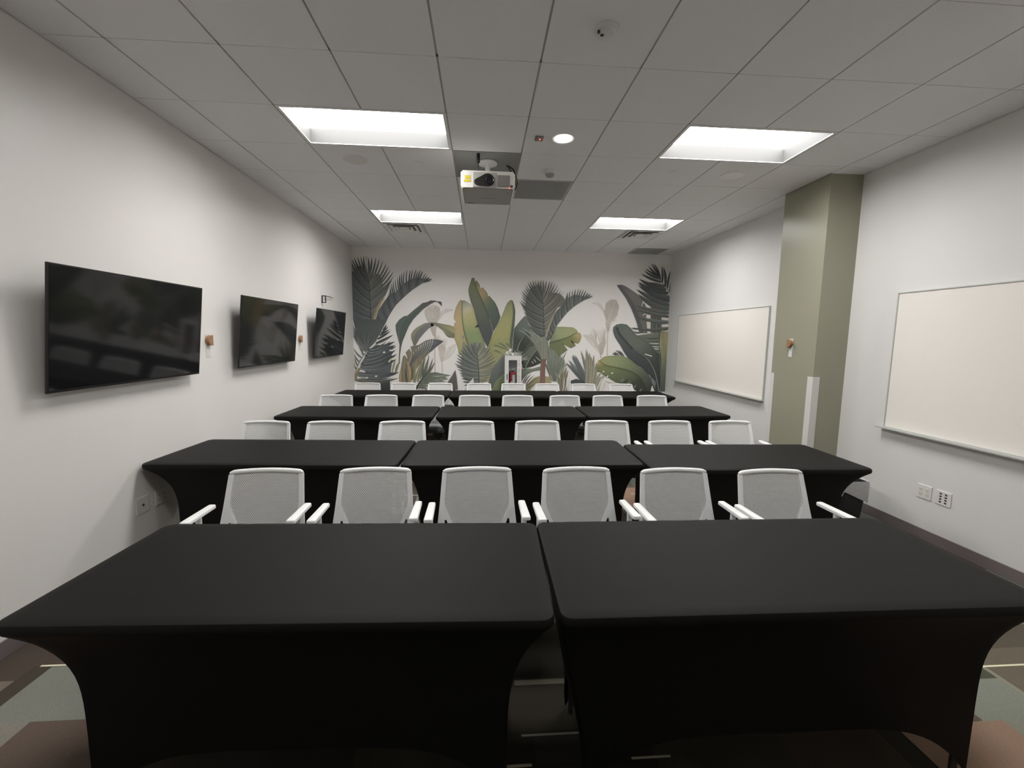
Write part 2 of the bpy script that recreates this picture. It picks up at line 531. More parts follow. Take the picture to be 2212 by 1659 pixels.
# supply diffusers
for x, lab in ((gx(1) + .305, 'square louvred air diffuser behind the far ceiling light, screens side'), (gx(7) + .305, 'square louvred air diffuser behind the far ceiling light, whiteboards side')):
    r = thing('air_diffuser', lab, 'vent', (x, gy(6) + .29, ZC), 0, 'square air diffusers')
    m = MB()
    for k, s in enumerate((.275, .205, .135)):
        z0, z1 = -.014 - .005 * k, -.002
        for (sx, sy) in ((1, 0), (-1, 0), (0, 1), (0, -1)):
            o_, i_ = s, s - .045
            if sx:
                vs = [(sx * o_, -o_, z0), (sx * o_, o_, z0), (sx * i_, i_, z1), (sx * i_, -i_, z1)]
            else:
                vs = [(-o_, sy * o_, z0), (o_, sy * o_, z0), (i_, sy * i_, z1), (-i_, sy * i_, z1)]
            vs += [(p[0], p[1], p[2] + .003) for p in vs]
            m.add(vs, [(0, 1, 2, 3), (7, 6, 5, 4), (0, 4, 5, 1), (1, 5, 6, 2), (2, 6, 7, 3), (3, 7, 4, 0)])
    m.build('louvres', M_TROFF, r)
    MB().box(-.268, .268, -.268, .268, -.0012, -.0002).build('backing', M_VENT, r)
    MB().rbox(-.07, .07, -.07, .07, -.016, -.004, .004).build('centre_plate', M_TROFF, r)

# ceiling speakers and sprinkler caps
for x, y, lab in ((-1.19, 4.25, 'round white ceiling speaker behind the near light, screens side'), (2.47, 4.27, 'round white ceiling speaker behind the near light, pillar side')):
    r = thing('ceiling_speaker', lab, 'speaker', (x, y, ZC), 0, 'round ceiling speakers')
    MB().lathe([(.118, 0), (.117, -.003), (.108, -.004)], 48).build('ring', M_TILE, r, True)
    MB().lathe([(.107, -.002), (.106, -.0052), (0, -.0056)], 48).build('grille', M_PLATE, r)
for x, y, lab in ((1.845, 4.25, 'flat round sprinkler cap on the ceiling near the pillar side speaker'), (-.62, 4.27, 'flat round sprinkler cap on the ceiling near the screens side speaker')):
    tag(MB().lathe([(.040, 0), (.040, -.004), (0, -.005)], 28, (0, 0, 0)).build('sprinkler_cap', M_TILE, None, True), lab, 'sprinkler', 'sprinkler caps').location = (x, y, ZC)

# ------------------------------------------------------------------ projector on its ceiling plate
pan = MB()
pan.box(gx(3) + .008, gx(4) - .008, gy(2) + .006, gy(3) - .006, -.002, .012)
pan_o = tag(pan.build('projector_ceiling_plate', M_PAN), 'grey steel plate in the ceiling that carries the projector', 'mounting plate')
pan_o.location = (0, 0, ZC)
r = thing('projector', 'white projector hung under the grey ceiling plate with its lens to the room front', 'projector', (.04, 3.85, 2.946))
# local: front at y=0, x -.235..+.235, z 0..141
def pp(px, pz): return (-.235 + (px - 355) / 770.0 * .47, .141 - (pz - 828) / 250.0 * .141)
m = MB()
oct_ = [(-.235, .012), (-.228, .0), (.228, .0), (.235, .012), (.235, .118), (.215, .141), (-.215, .141), (-.235, .122)]
m.prism(oct_, 'y', .004, .45)
m.build('body', M_PROJ, r)
MB().rbox(-.213, .213, .012, .44, -.008, .002, .003).build('underside_plate', M_PROJG, r)
for s in (-1, 1):
    MB().prism([(s * .214, .0), (s * .235, .012), (s * .231, -.004), (s * .218, -.010)], 'y', .004, .45).build('side_rail', M_PROJ, r)
MB().box(-.065, .062, .25, .256, -.0085, -.0079).build('slot', M_SOCK, r)
MB().box(-.19, -.125, .39, .425, -.0085, -.0079).build('latch', M_VENT, r)
MB().box(.165, .19, .08, .10, -.0085, -.0079).build('release', M_VENT, r)
x0, z1 = pp(527, 850); x1, z0 = pp(852, 1078)
MB().rbox(x0, x1, -.002, .02, max(z0, .004), z1, .002).build('lens_panel', M_PROJG, r)
# pear-shaped lens opening
pear = []
for px, pz in [(545, 990), (552, 965), (580, 945), (640, 912), (690, 880), (725, 868), (765, 872), (800, 892), (825, 930), (830, 975), (818, 1015), (790, 1045), (745, 1058), (680, 1056), (600, 1052), (565, 1038), (548, 1015)]:
    pear.append(pp(px, pz))
MB().prism(pear, 'y', -.005, .012).build('lens_recess', M_BLACK, r)
cx, cz = pp(762, 965)
MB().lathe([(.036, -.012), (.034, -.016), (.028, -.010), (.026, -.010), (.018, -.014), (0, -.016)], 32, (cx, 0, cz), 'y').build('lens', M_LENS, r, True)
x0, z1 = pp(878, 882); x1, z0 = pp(1048, 1052)
m = MB()
m.rbox(x0, x1, -.001, .01, z0, z1, .003)
vg = m.build('vent_panel', M_VENT, r)
m = MB()
for k in range(14):
    z = z0 + .006 + (z1 - z0 - .012) * k / 13
    m.box(x0 + .006, x1 - .006, -.0028, 0, z - .0009, z + .0009)
m.build('vent_slat', M_PROJG, vg)
for (a, b, c, d) in ((415, 902, 495, 948), (397, 962, 497, 996)):
    x0, z1 = pp(a, b); x1, z0 = pp(c, d)
    s = MB().box(x0, x1, .0025, .0045, z0, z1).build('warning_sticker', M_YEL, r)
    s['label'] = 'yellow warning sticker'
x0, z1 = pp(1060, 1026); x1, z0 = pp(1094, 1058)
MB().box(x0, x1, .002, .0045, z0, z1).build('infrared_window', M_SOCK, r)
x0, z0 = pp(1047, 1080)
MB().lathe([(.005, .004), (.004, .001), (0, .0005)], 12, (x0, 0, .004), 'y').build('status_light', M_LED, r)
# mount
m = MB()
m.lathe([(.09, .335), (.09, .345)], 28, (0, .34, -.01)).lathe([(.024, .17), (.024, .335)], 18, (0, .34, 0)).lathe([(.05, .155), (.055, .175), (.03, .20)], 20, (0, .34, 0))
for a in (-1, 1):
    for b in (-1, 1):
        m.tube([(0, .34, .165), (a * .13, .34 + b * .1, .158), (a * .14, .34 + b * .105, .139)], .007, 8)
m.build('mount', M_LGREY, r, True)
MB().tube([(-.085, .15, .34), (-.086, .15, .33), (-.086, .15, .262)], [.012, .016, .016], 14).tube([(-.086, .15, .262), (-.088, .155, .22), (-.09, .17, .139)], .005, 8).build('power_cable', M_BLACK, r, True)
m = MB()
m.tube([(.20, .38, .33), (.24, .30, .27), (.262, .20, .16), (.266, .16, .11), (.258, .20, .07), (.232, .26, .06)], .006, 8)
m.tube([(.18, .36, .33), (.22, .30, .25), (.255, .24, .15), (.252, .22, .11), (.233, .24, .09)], .005, 8)
m.build('signal_cable', M_BLACK, r, True)

# ------------------------------------------------------------------ mural on the far wall
MURAL = [
('P',[(-1033,1909),(-1094,2024),(-1107,2131),(-1030,2221),(-931,2249),(-833,2215),(-807,2153),(-844,2028),(-871,1911)],(196,184,173),(184,171,160)),
('F',[(-934,1883),(-942,2062),(-941,2223)],[(-1094,2024),(-1129,2130),(-1074,2211),(-985,2254),(-931,2262)],14,0.1,0.8,1,9,0.12,[(186,172,161),(196,184,174)]),
('F',[(-934,1883),(-942,2062),(-941,2223)],[(-844,2010),(-807,2118),(-798,2198),(-860,2242),(-931,2262)],14,0.1,0.8,1,9,-0.12,[(186,172,161),(196,184,174),(172,157,146)]),
('F',[(-862,1911),(-754,2047),(-664,2111),(-565,2148)],[(-862,2028),(-807,2127),(-735,2181),(-663,2195),(-591,2184),(-546,2154)],16,0,0.95,1,10,0.1,[(186,172,161),(172,157,146)]),
('P',[(-1033,1909),(-862,1911),(-891,1740),(-892,1577),(-963,1694)],(186,172,161),(172,157,146)),
('S',[(-922,1667),(-920,1395),(-915,955)],26,30,(190,176,168)),
('L',[(-759,1168),(-758,1305),(-649,1452),(-476,1536)],[(-763,1168),(-685,1324),(-594,1435),(-476,1536)],[(-759,1168),(-631,1251),(-522,1399),(-476,1536)],[(0,(215,204,195),(205,194,185)),(1,(200,188,180),(215,205,196))],(14,0.08)),
('F',[(-786,1177),(-839,1396),(-883,1559)],[(-648,1561),(-684,1634),(-756,1615),(-792,1650),(-837,1704),(-882,1667)],11,0.2,0.9,1,22,0.1,[(186,172,161),(196,184,174)]),
('P',[(-857,1450),(-757,1506),(-703,1433),(-731,1324),(-759,1168),(-804,1168),(-840,1323)],(186,172,161),(192,178,170)),
('S',[(-786,1232),(-778,1085),(-775,938)],24,22,(192,178,170)),
('P',[(2419,1949),(2374,2151),(2395,2334),(2487,2412),(2600,2407),(2662,2284),(2632,2100),(2505,1950)],(178,166,155),(184,172,161)),
('F',[(2458,1931),(2479,2116),(2520,2281)],[(2390,2224),(2404,2352),(2459,2408),(2533,2431),(2600,2425)],13,0.1,0.8,1,9,0.1,[(172,157,146),(186,172,161)]),
('F',[(2458,1931),(2500,2079),(2560,2227)],[(2625,2026),(2678,2229),(2669,2339),(2629,2402),(2600,2425)],13,0.1,0.9,1,9,-0.1,[(172,157,146),(180,168,158)]),
('F',[(2428,1968),(2346,2150),(2237,2277),(2123,2329)],[(2423,2115),(2352,2242),(2292,2332),(2215,2367),(2113,2338)],15,0,0.95,1,9,-0.1,[(172,157,146),(186,172,161)]),
('P',[(2400,1967),(2504,1969),(2499,1858),(2465,1746),(2435,1783)],(186,172,161),(172,157,146)),
('S',[(2469,1894),(2533,1951),(2644,2026)],20,4,(186,172,161)),
('S',[(2455,1802),(2457,1560),(2463,1307)],26,28,(192,179,171)),
('L',[(2308,1344),(2190,1464),(2052,1611),(1954,1725)],[(2312,1344),(2227,1502),(2146,1631),(1954,1725)],[(2318,1353),(2263,1558),(2124,1723),(1954,1725)],[(0,(214,204,196),(206,195,186)),(1,(196,184,176),(205,195,187))],(12,0.08)),
('F',[(2308,1353),(2265,1502),(2213,1632)],[(2088,1686),(2074,1815),(2138,1890),(2167,1853),(2215,1835),(2243,1854)],9,0.2,0.95,1,20,-0.1,[(186,172,161),(196,184,174)]),
('F',[(2328,1334),(2350,1521),(2408,1745)],[(2228,1743),(2253,1836),(2347,1865),(2383,1893),(2416,1783)],9,0.2,0.9,1,20,-0.1,[(186,172,161),(196,184,174)]),
('P',[(2273,1521),(2347,1596),(2409,1708),(2424,1560),(2366,1335),(2309,1334)],(186,172,161),(172,157,146)),
('S',[(2330,1372),(2330,1269)],26,24,(172,157,146)),
('P',[(-2449,2836),(-2396,2837),(-2271,2961),(-2161,2809),(-2125,2614),(-2107,2335),(-2086,1878),(-2094,1520),(-2206,1375),(-2358,1576),(-2455,1948),(-2453,2411)],(92,95,97),(62,67,66)),
('P',[(-2133,2614),(-2064,2779),(-1948,2814),(-1901,2733),(-1871,2586),(-1834,2422),(-1912,2256),(-2015,2046),(-2053,1837),(-2111,1836),(-2109,2417)],(105,104,96),(98,94,82)),
('F',[(-2100,1794),(-2107,2003),(-2112,2335),(-2125,2622),(-2160,2866),(-2165,3126)],[(-2461,1881),(-2461,2163),(-2459,2411),(-2457,2656),(-2455,2908),(-2457,3018),(-2425,3095),(-2336,3113),(-2291,3123),(-2226,3120),(-2173,3125)],24,0.02,0.72,1,46,0.1,[(66,69,70),(84,87,88),(78,82,84),(92,94,96)]),
('F',[(-2100,1794),(-2107,2003),(-2112,2335),(-2125,2622),(-2160,2866),(-2165,3126)],[(-2018,1954),(-1911,2272),(-1826,2414),(-1718,2639),(-1658,2780),(-1665,2857),(-1721,2893),(-1757,2973),(-1833,3045),(-1962,3106),(-2039,3113),(-2105,3103),(-2165,3126)],22,0.02,0.72,1,46,-0.1,[(92,93,88),(98,100,99),(112,108,92),(84,87,88)]),
('B',[(-2078,1836),(-1995,2213),(-1826,2414)],80,(150,132,100),(140,124,95)),
('B',[(-2052,1879),(-1961,2255),(-1835,2356)],40,(165,142,105),(165,142,105)),
('S',[(-2100,1794),(-2107,2003),(-2112,2335),(-2125,2622),(-2160,2866),(-2169,3117)],16,7,(45,46,46)),
('P',[(-2053,1853),(-1964,2130),(-1853,2298),(-1751,2424),(-1626,2484),(-1499,2627),(-1349,2721),(-1208,2748),(-1075,2726),(-1176,2625),(-1377,2481),(-1630,2244),(-1776,2025),(-1845,1881),(-1932,1708),(-2061,1521),(-2091,1638)],(92,95,98),(72,74,76)),
('F',[(-1905,1809),(-1845,1881),(-1776,2025),(-1630,2244),(-1377,2481),(-1176,2625),(-1042,2677),(-946,2696)],[(-2000,2005),(-1947,2147),(-1853,2298),(-1776,2424),(-1718,2639),(-1672,2697),(-1550,2815),(-1467,2875),(-1404,2900),(-1326,2902),(-1264,2919),(-1227,2875),(-1177,2905),(-1131,2877),(-1082,2850),(-1041,2801),(-1012,2765),(-962,2745),(-946,2696)],30,0.0,0.93,1,40,0.1,[(66,69,70),(84,87,88),(98,100,99),(78,84,88)]),
('S',[(-1905,1809),(-1845,1881),(-1776,2025),(-1630,2244),(-1377,2481),(-1176,2625),(-1042,2677),(-946,2696)],12,5,(52,54,55)),
('P',[(-2446,1952),(-1818,1961),(-1888,1818),(-1975,1640),(-2061,1504),(-2206,1367),(-2286,1484),(-2366,1593)],(70,73,72),(88,90,90)),
('B',[(-2206,1375),(-2382,1610),(-2457,1877)],44,(84,87,88),(66,69,70)),
('B',[(-2206,1367),(-2383,1559),(-2459,1785)],44,(98,100,99),(74,78,76)),
('B',[(-2214,1367),(-2387,1521),(-2458,1709)],44,(66,69,70),(66,69,70)),
('B',[(-2223,1375),(-2385,1504),(-2446,1668)],44,(84,87,88),(74,78,76)),
('B',[(-2163,1418),(-2200,1599),(-2137,1814)],44,(98,100,99),(66,69,70)),
('B',[(-2180,1401),(-2296,1564),(-2312,1762)],44,(66,69,70),(74,78,76)),
('B',[(-2146,1435),(-2153,1511),(-2058,1622)],44,(84,87,88),(66,69,70)),
('B',[(-2189,1384),(-2268,1527),(-2247,1704)],44,(98,100,99),(74,78,76)),
('B',[(-2215,1350),(-2353,1450),(-2439,1634)],34,(88,92,90),(112,114,110)),
('B',[(-2250,1290),(-2338,1408),(-2358,1585)],34,(88,92,90),(112,114,110)),
('B',[(-2293,1230),(-2391,1297),(-2445,1415)],34,(88,92,90),(112,114,110)),
('B',[(-2337,1153),(-2402,1195),(-2440,1314)],34,(88,92,90),(112,114,110)),
('B',[(-2372,1076),(-2412,1144),(-2430,1237)],34,(88,92,90),(112,114,110)),
('B',[(-2399,1008),(-2447,1059),(-2451,1237)],34,(88,92,90),(112,114,110)),
('B',[(-2275,1281),(-2281,1366),(-2287,1467)],34,(88,92,90),(112,114,110)),
('P',[(-1969,778),(-1775,788),(-1771,554),(-2008,553)],(60,62,62),(48,50,50)),
('P',[(-2199,1333),(-2028,1487),(-1829,1455),(-1730,1354),(-1735,1115),(-1773,874),(-1992,864),(-2225,940),(-2321,1102),(-2234,1248)],(84,88,90),(76,80,80)),
('B',[(-2455,810),(-2038,700),(-1613,849)],70,(118,112,90),(54,56,57)),
('S',[(-2455,810),(-2037,743),(-1613,849)],7,3,(50,52,53)),
('B',[(-2410,922),(-2006,813),(-1594,962)],130,(104,110,108),(54,56,57)),
('S',[(-2410,922),(-2005,856),(-1594,962)],7,3,(50,52,53)),
('B',[(-2331,1042),(-1994,998),(-1649,1210)],130,(100,107,106),(54,56,57)),
('S',[(-2331,1042),(-1993,1040),(-1649,1210)],7,3,(50,52,53)),
('B',[(-2313,1102),(-1975,1077),(-1630,1308)],120,(84,88,90),(54,56,57)),
('S',[(-2313,1102),(-1974,1120),(-1630,1308)],7,3,(50,52,53)),
('B',[(-2261,1179),(-1961,1156),(-1654,1389)],110,(96,100,102),(54,56,57)),
('S',[(-2261,1179),(-1960,1199),(-1654,1389)],7,3,(50,52,53)),
('B',[(-2234,1256),(-1941,1306),(-1644,1457)],100,(76,80,82),(54,56,57)),
('S',[(-2234,1256),(-1940,1324),(-1644,1457)],7,3,(50,52,53)),
('B',[(-2199,1316),(-1929,1348),(-1657,1483)],90,(92,96,97),(54,56,57)),
('S',[(-2199,1316),(-1929,1367),(-1657,1483)],7,3,(50,52,53)),
('B',[(-2189,1367),(-1928,1408),(-1664,1550)],90,(88,92,94),(54,56,57)),
('S',[(-2189,1367),(-1928,1426),(-1664,1550)],7,3,(50,52,53)),
('B',[(-2028,1504),(-1864,1571),(-1699,1673)],55,(70,72,72),(54,56,57)),
('S',[(-2028,1504),(-1864,1573),(-1699,1673)],7,3,(50,52,53)),
('B',[(-1993,1589),(-1869,1652),(-1744,1748)],45,(62,64,64),(54,56,57)),
('S',[(-1993,1589),(-1868,1653),(-1744,1748)],7,3,(50,52,53)),
('B',[(-1958,1657),(-1861,1702),(-1764,1781)],40,(70,72,72),(54,56,57)),
('S',[(-1958,1657),(-1861,1704),(-1764,1781)],7,3,(50,52,53)),
('B',[(-1924,1699),(-1856,1749),(-1788,1831)],40,(62,64,64),(54,56,57)),
('S',[(-1924,1699),(-1856,1750),(-1788,1831)],7,3,(50,52,53)),
('B',[(-1889,1750),(-1853,1793),(-1816,1869)],40,(70,72,72),(54,56,57)),
('S',[(-1889,1750),(-1853,1794),(-1816,1869)],7,3,(50,52,53)),
('B',[(-2404,828),(-2049,765),(-1689,857)],30,(112,118,116),(70,73,74)),
('B',[(-2403,845),(-2087,773),(-1765,857)],30,(66,69,71),(70,73,74)),
('B',[(-2359,940),(-2017,877),(-1670,970)],30,(112,118,116),(70,73,74)),
('B',[(-2359,957),(-2055,886),(-1746,969)],30,(66,69,71),(70,73,74)),
('B',[(-2281,1060),(-2005,1062),(-1724,1218)],30,(112,118,116),(70,73,74)),
('B',[(-2280,1077),(-2042,1070),(-1800,1217)],30,(66,69,71),(70,73,74)),
('B',[(-2262,1120),(-1986,1141),(-1706,1316)],30,(112,118,116),(70,73,74)),
('B',[(-2262,1137),(-2024,1149),(-1781,1316)],30,(66,69,71),(70,73,74)),
('B',[(-2210,1197),(-1972,1220),(-1729,1397)],30,(112,118,116),(70,73,74)),
('B',[(-2210,1214),(-2009,1228),(-1805,1396)],30,(66,69,71),(70,73,74)),
('B',[(-2184,1274),(-1953,1293),(-1720,1465)],30,(112,118,116),(70,73,74)),
('B',[(-2183,1291),(-1991,1301),(-1795,1464)],30,(66,69,71),(70,73,74)),
('B',[(-2149,1333),(-1942,1335),(-1732,1490)],30,(112,118,116),(70,73,74)),
('B',[(-2148,1350),(-1980,1344),(-1807,1490)],30,(66,69,71),(70,73,74)),
('B',[(-2139,1384),(-1941,1395),(-1739,1558)],30,(112,118,116),(70,73,74)),
('B',[(-2139,1401),(-1978,1403),(-1814,1557)],30,(66,69,71),(70,73,74)),
('P',[(-2064,866),(-2042,897),(-2004,888),(-2026,864)],(225,214,205),(225,214,205)),
('P',[(-2241,835),(-2219,866),(-2181,857),(-2203,833)],(225,214,205),(225,214,205)),
('P',[(-1903,1325),(-1881,1356),(-1844,1347),(-1865,1323)],(225,214,205),(225,214,205)),
('P',[(-1785,1364),(-1763,1395),(-1725,1387),(-1747,1363)],(225,214,205),(225,214,205)),
('P',[(-2386,862),(-2303,854),(-2211,846),(-2396,828)],(225,214,205),(225,214,205)),
('S',[(-2453,853),(-2407,999),(-2328,1170),(-2207,1350),(-2095,1478),(-1984,1597)],18,8,(92,80,66)),
('P',[(-2455,810),(-2444,896),(-2365,1034),(-2323,1042),(-2351,948),(-2386,888),(-2413,819)],(132,112,80),(118,102,76)),
('L',[(-1608,1116),(-1597,1287),(-1583,1492),(-1616,1627),(-1647,1753),(-1650,1863),(-1577,1965),(-1476,2034),(-1434,2032),(-1299,2149),(-1223,2209),(-1138,2281),(-1063,2294),(-987,2330),(-895,2327),(-876,2316),(-783,2310),(-774,2214)],[(-1596,1116),(-1584,1288),(-1569,1458),(-1567,1585),(-1547,1755),(-1495,1890),(-1443,1967),(-1300,2082),(-1181,2193),(-1097,2236),(-1004,2288),(-912,2315),(-876,2308),(-800,2284),(-774,2214)],[(-1583,1116),(-1576,1288),(-1552,1441),(-1526,1544),(-1473,1671),(-1404,1833),(-1318,1968),(-1250,2041),(-1131,2160),(-1004,2254),(-920,2298),(-951,2298),(-867,2304),(-809,2259),(-774,2214)],[(0,(112,98,84),(104,92,80)),(0.22,(84,86,80),(70,74,68)),(0.35,(78,88,82),(70,80,74)),(0.6,(80,90,83),(72,80,75)),(0.75,(80,78,76),(84,80,78)),(1,(72,64,62),(70,62,60))],(30,0.05)),
('L',[(-1316,1469),(-1361,1605),(-1364,1681),(-1321,1758),(-1253,1818),(-1177,1861),(-1092,1904),(-940,1917),(-938,1917)],[(-1282,1478),(-1298,1606),(-1271,1699),(-1203,1776),(-1135,1832),(-1050,1880),(-940,1890),(-997,1895),(-921,1896)],[(-1257,1512),(-1205,1607),(-1119,1709),(-1026,1804),(-915,1865),(-997,1836),(-913,1879)],[(0,(96,92,76),(98,94,90)),(0.3,(128,122,98),(104,100,102)),(0.7,(130,124,100),(112,108,108)),(1,(106,104,86),(110,106,98))],(20,0.06)),
('L',[(-938,1917),(-828,1905),(-718,1882),(-625,1870),(-557,1841),(-489,1791),(-413,1673),(-385,1468)],[(-929,1896),(-812,1838),(-693,1780),(-574,1722),(-472,1647),(-421,1570),(-385,1468)],[(-913,1875),(-829,1821),(-744,1754),(-702,1678),(-651,1636),(-549,1633),(-490,1604),(-421,1510),(-385,1468)],[(0,(104,104,80),(104,104,80)),(0.35,(134,130,92),(118,118,84)),(0.6,(164,142,100),(104,102,78)),(0.85,(150,132,92),(96,94,72)),(1,(88,88,70),(84,84,68))],(24,0.05)),
('P',[(-1316,1469),(-1375,1456),(-1350,1320),(-1400,1413),(-1470,1340),(-1428,1199),(-1488,1288),(-1522,1267),(-1544,1160),(-1568,1022),(-1586,970),(-1598,771),(-1377,772),(-1332,903),(-1263,1033),(-1142,1206),(-1013,1344),(-1087,1292),(-1002,1361),(-874,1465),(-745,1561),(-856,1594),(-974,1601),(-1085,1574),(-943,1601),(-1096,1565),(-1223,1487)],(104,100,90),(138,116,84)),
('B',[(-909,1590),(-919,1467),(-1022,1337)],34,(160,157,152),(120,118,108)),
('B',[(-887,1588),(-896,1467),(-998,1346)],22,(76,74,74),(70,68,66)),
('B',[(-953,1586),(-963,1463),(-1069,1320)],34,(160,157,152),(120,118,108)),
('B',[(-931,1585),(-941,1464),(-1045,1331)],22,(76,74,74),(70,68,66)),
('B',[(-997,1578),(-1007,1455),(-1117,1298)],34,(160,157,152),(120,118,108)),
('B',[(-975,1576),(-985,1455),(-1093,1310)],22,(76,74,74),(70,68,66)),
('B',[(-1041,1564),(-1051,1441),(-1165,1270)],34,(160,157,152),(120,118,108)),
('B',[(-1019,1562),(-1029,1441),(-1141,1284)],22,(76,74,74),(70,68,66)),
('B',[(-1086,1544),(-1095,1421),(-1213,1237)],34,(160,157,152),(120,118,108)),
('B',[(-1064,1543),(-1073,1421),(-1189,1252)],22,(76,74,74),(70,68,66)),
('B',[(-1130,1519),(-1140,1396),(-1261,1198)],34,(160,157,152),(120,118,108)),
('B',[(-1108,1518),(-1118,1396),(-1237,1215)],22,(76,74,74),(70,68,66)),
('B',[(-1174,1489),(-1184,1365),(-1309,1154)],34,(160,157,152),(120,118,108)),
('B',[(-1152,1487),(-1162,1366),(-1285,1173)],22,(76,74,74),(70,68,66)),
('B',[(-1219,1453),(-1228,1329),(-1357,1104)],34,(160,157,152),(120,118,108)),
('B',[(-1197,1451),(-1206,1330),(-1333,1124)],22,(76,74,74),(70,68,66)),
('B',[(-1263,1411),(-1273,1288),(-1405,1048)],34,(138,130,108),(120,118,108)),
('B',[(-1241,1410),(-1251,1288),(-1381,1071)],22,(76,74,74),(70,68,66)),
('B',[(-1308,1364),(-1318,1241),(-1453,987)],34,(138,130,108),(120,118,108)),
('B',[(-1286,1363),(-1296,1241),(-1429,1012)],22,(76,74,74),(70,68,66)),
('B',[(-1352,1312),(-1362,1188),(-1502,921)],34,(138,130,108),(120,118,108)),
('B',[(-1330,1310),(-1340,1189),(-1478,947)],22,(76,74,74),(70,68,66)),
('L',[(-924,1589),(-856,1594),(-805,1581),(-745,1561)],[(-959,1465),(-899,1499),(-831,1526),(-745,1561)],[(-1087,1292),(-1002,1361),(-874,1465),(-745,1561)],[(0,(92,90,96),(80,78,84)),(1,(72,70,78),(70,68,74))],(8,0.1)),
('B',[(-1530,772),(-1535,988),(-1496,1263)],60,(112,104,90),(112,104,90)),
('B',[(-1470,772),(-1484,988),(-1403,1323)],50,(96,86,72),(96,86,72)),
('B',[(-1402,772),(-1399,989),(-1447,1186)],70,(150,124,86),(150,124,86)),
('B',[(-1581,772),(-1587,901),(-1555,1013)],50,(160,130,84),(160,130,84)),
('B',[(-1445,763),(-1460,902),(-1492,1031)],26,(70,60,54),(70,60,54)),
('B',[(-1368,807),(-1315,946),(-1371,1152)],50,(92,80,68),(92,80,68)),
('B',[(-1313,773),(-1323,946),(-1261,1205)],60,(126,120,88),(126,120,88)),
('B',[(-1309,764),(-1229,990),(-1150,1214)],60,(130,124,92),(130,124,92)),
('B',[(-1249,773),(-1195,990),(-1107,1266)],50,(116,116,90),(116,116,90)),
('B',[(-1197,834),(-1152,1033),(-1090,1266)],44,(108,110,92),(108,110,92)),
('B',[(-1662,961),(-1635,1073),(-1595,1151)],60,(116,116,92),(116,116,92)),
('B',[(-1729,961),(-1693,1116),(-1657,1227)],40,(128,128,96),(128,128,96)),
('B',[(-1793,1149),(-1767,1201),(-1699,1244)],34,(190,186,150),(190,186,150)),
('B',[(-1146,834),(-1161,1016),(-1107,1292)],46,(76,78,70),(96,98,84)),
('B',[(-1124,856),(-1076,1017),(-1022,1327)],46,(76,78,70),(96,98,84)),
('B',[(-1107,874),(-1008,1017),(-954,1242)],46,(76,78,70),(96,98,84)),
('B',[(-1098,882),(-973,1017),(-921,1165)],46,(76,78,70),(96,98,84)),
('B',[(-1133,847),(-1110,1016),(-1057,1206)],46,(76,78,70),(96,98,84)),
('P',[(-1068,939),(-1006,957),(-903,966),(-749,932),(-612,907),(-724,871),(-664,837),(-767,810),(-836,775),(-1093,756),(-1147,774),(-1180,826)],(92,98,82),(108,112,98)),
('B',[(-1143,895),(-920,922),(-612,905)],40,(84,92,76),(104,110,96)),
('B',[(-1143,869),(-921,883),(-663,896)],13,(208,200,190),(208,200,190)),
('B',[(-1169,856),(-938,883),(-646,837)],40,(84,92,76),(104,110,96)),
('B',[(-1169,830),(-938,844),(-698,828)],13,(208,200,190),(208,200,190)),
('B',[(-1195,817),(-955,844),(-758,819)],40,(84,92,76),(104,110,96)),
('B',[(-1195,791),(-956,805),(-810,810)],13,(208,200,190),(208,200,190)),
('B',[(-1221,778),(-973,805),(-690,776)],40,(84,92,76),(104,110,96)),
('B',[(-1221,751),(-973,766),(-741,767)],13,(208,200,190),(208,200,190)),
('B',[(-1247,738),(-990,766),(-922,705)],40,(84,92,76),(104,110,96)),
('B',[(-1247,712),(-991,726),(-974,696)],13,(208,200,190),(208,200,190)),
('B',[(-1273,699),(-1008,726),(-1009,635)],40,(84,92,76),(104,110,96)),
('B',[(-1273,673),(-1008,687),(-1060,626)],13,(208,200,190),(208,200,190)),
('B',[(-1299,660),(-1025,687),(-1095,582)],40,(84,92,76),(104,110,96)),
('B',[(-1299,634),(-1026,648),(-1146,573)],13,(208,200,190),(208,200,190)),
('S',[(-1276,634),(-1232,730),(-1163,834),(-1068,939)],30,12,(40,40,38)),
('L',[(90,1464),(8,1610),(-70,1814),(-131,2017),(-165,2161),(-225,2303),(-259,2420),(-276,2520),(-268,2578),(-234,2687),(-209,2767)],[(99,1464),(179,1749),(170,1868),(109,2038),(48,2189),(-30,2382),(-107,2548),(-150,2647),(-184,2767)],[(103,1464),(196,1741),(282,1896),(341,2033),(287,2210),(235,2311),(119,2443),(98,2419),(89,2485),(-5,2596),(-52,2564),(-55,2632),(-124,2727),(-151,2679),(-150,2739),(-171,2767)],[(0,(62,64,64),(64,66,64)),(0.3,(72,76,72),(70,75,72)),(0.5,(90,94,80),(84,94,80)),(0.62,(98,102,84),(112,116,86)),(0.74,(106,108,84),(172,142,98)),(0.84,(110,112,82),(150,132,92)),(0.9,(112,112,82),(112,112,82)),(1,(108,108,78),(104,104,76))],(34,0.05)),
('S',[(196,1749),(170,1868),(109,2038),(48,2189),(-30,2382),(-107,2548),(-154,2664)],26,12,(74,76,56)),
('S',[(195,1749),(170,1868),(126,2021)],11,5,(150,150,138)),
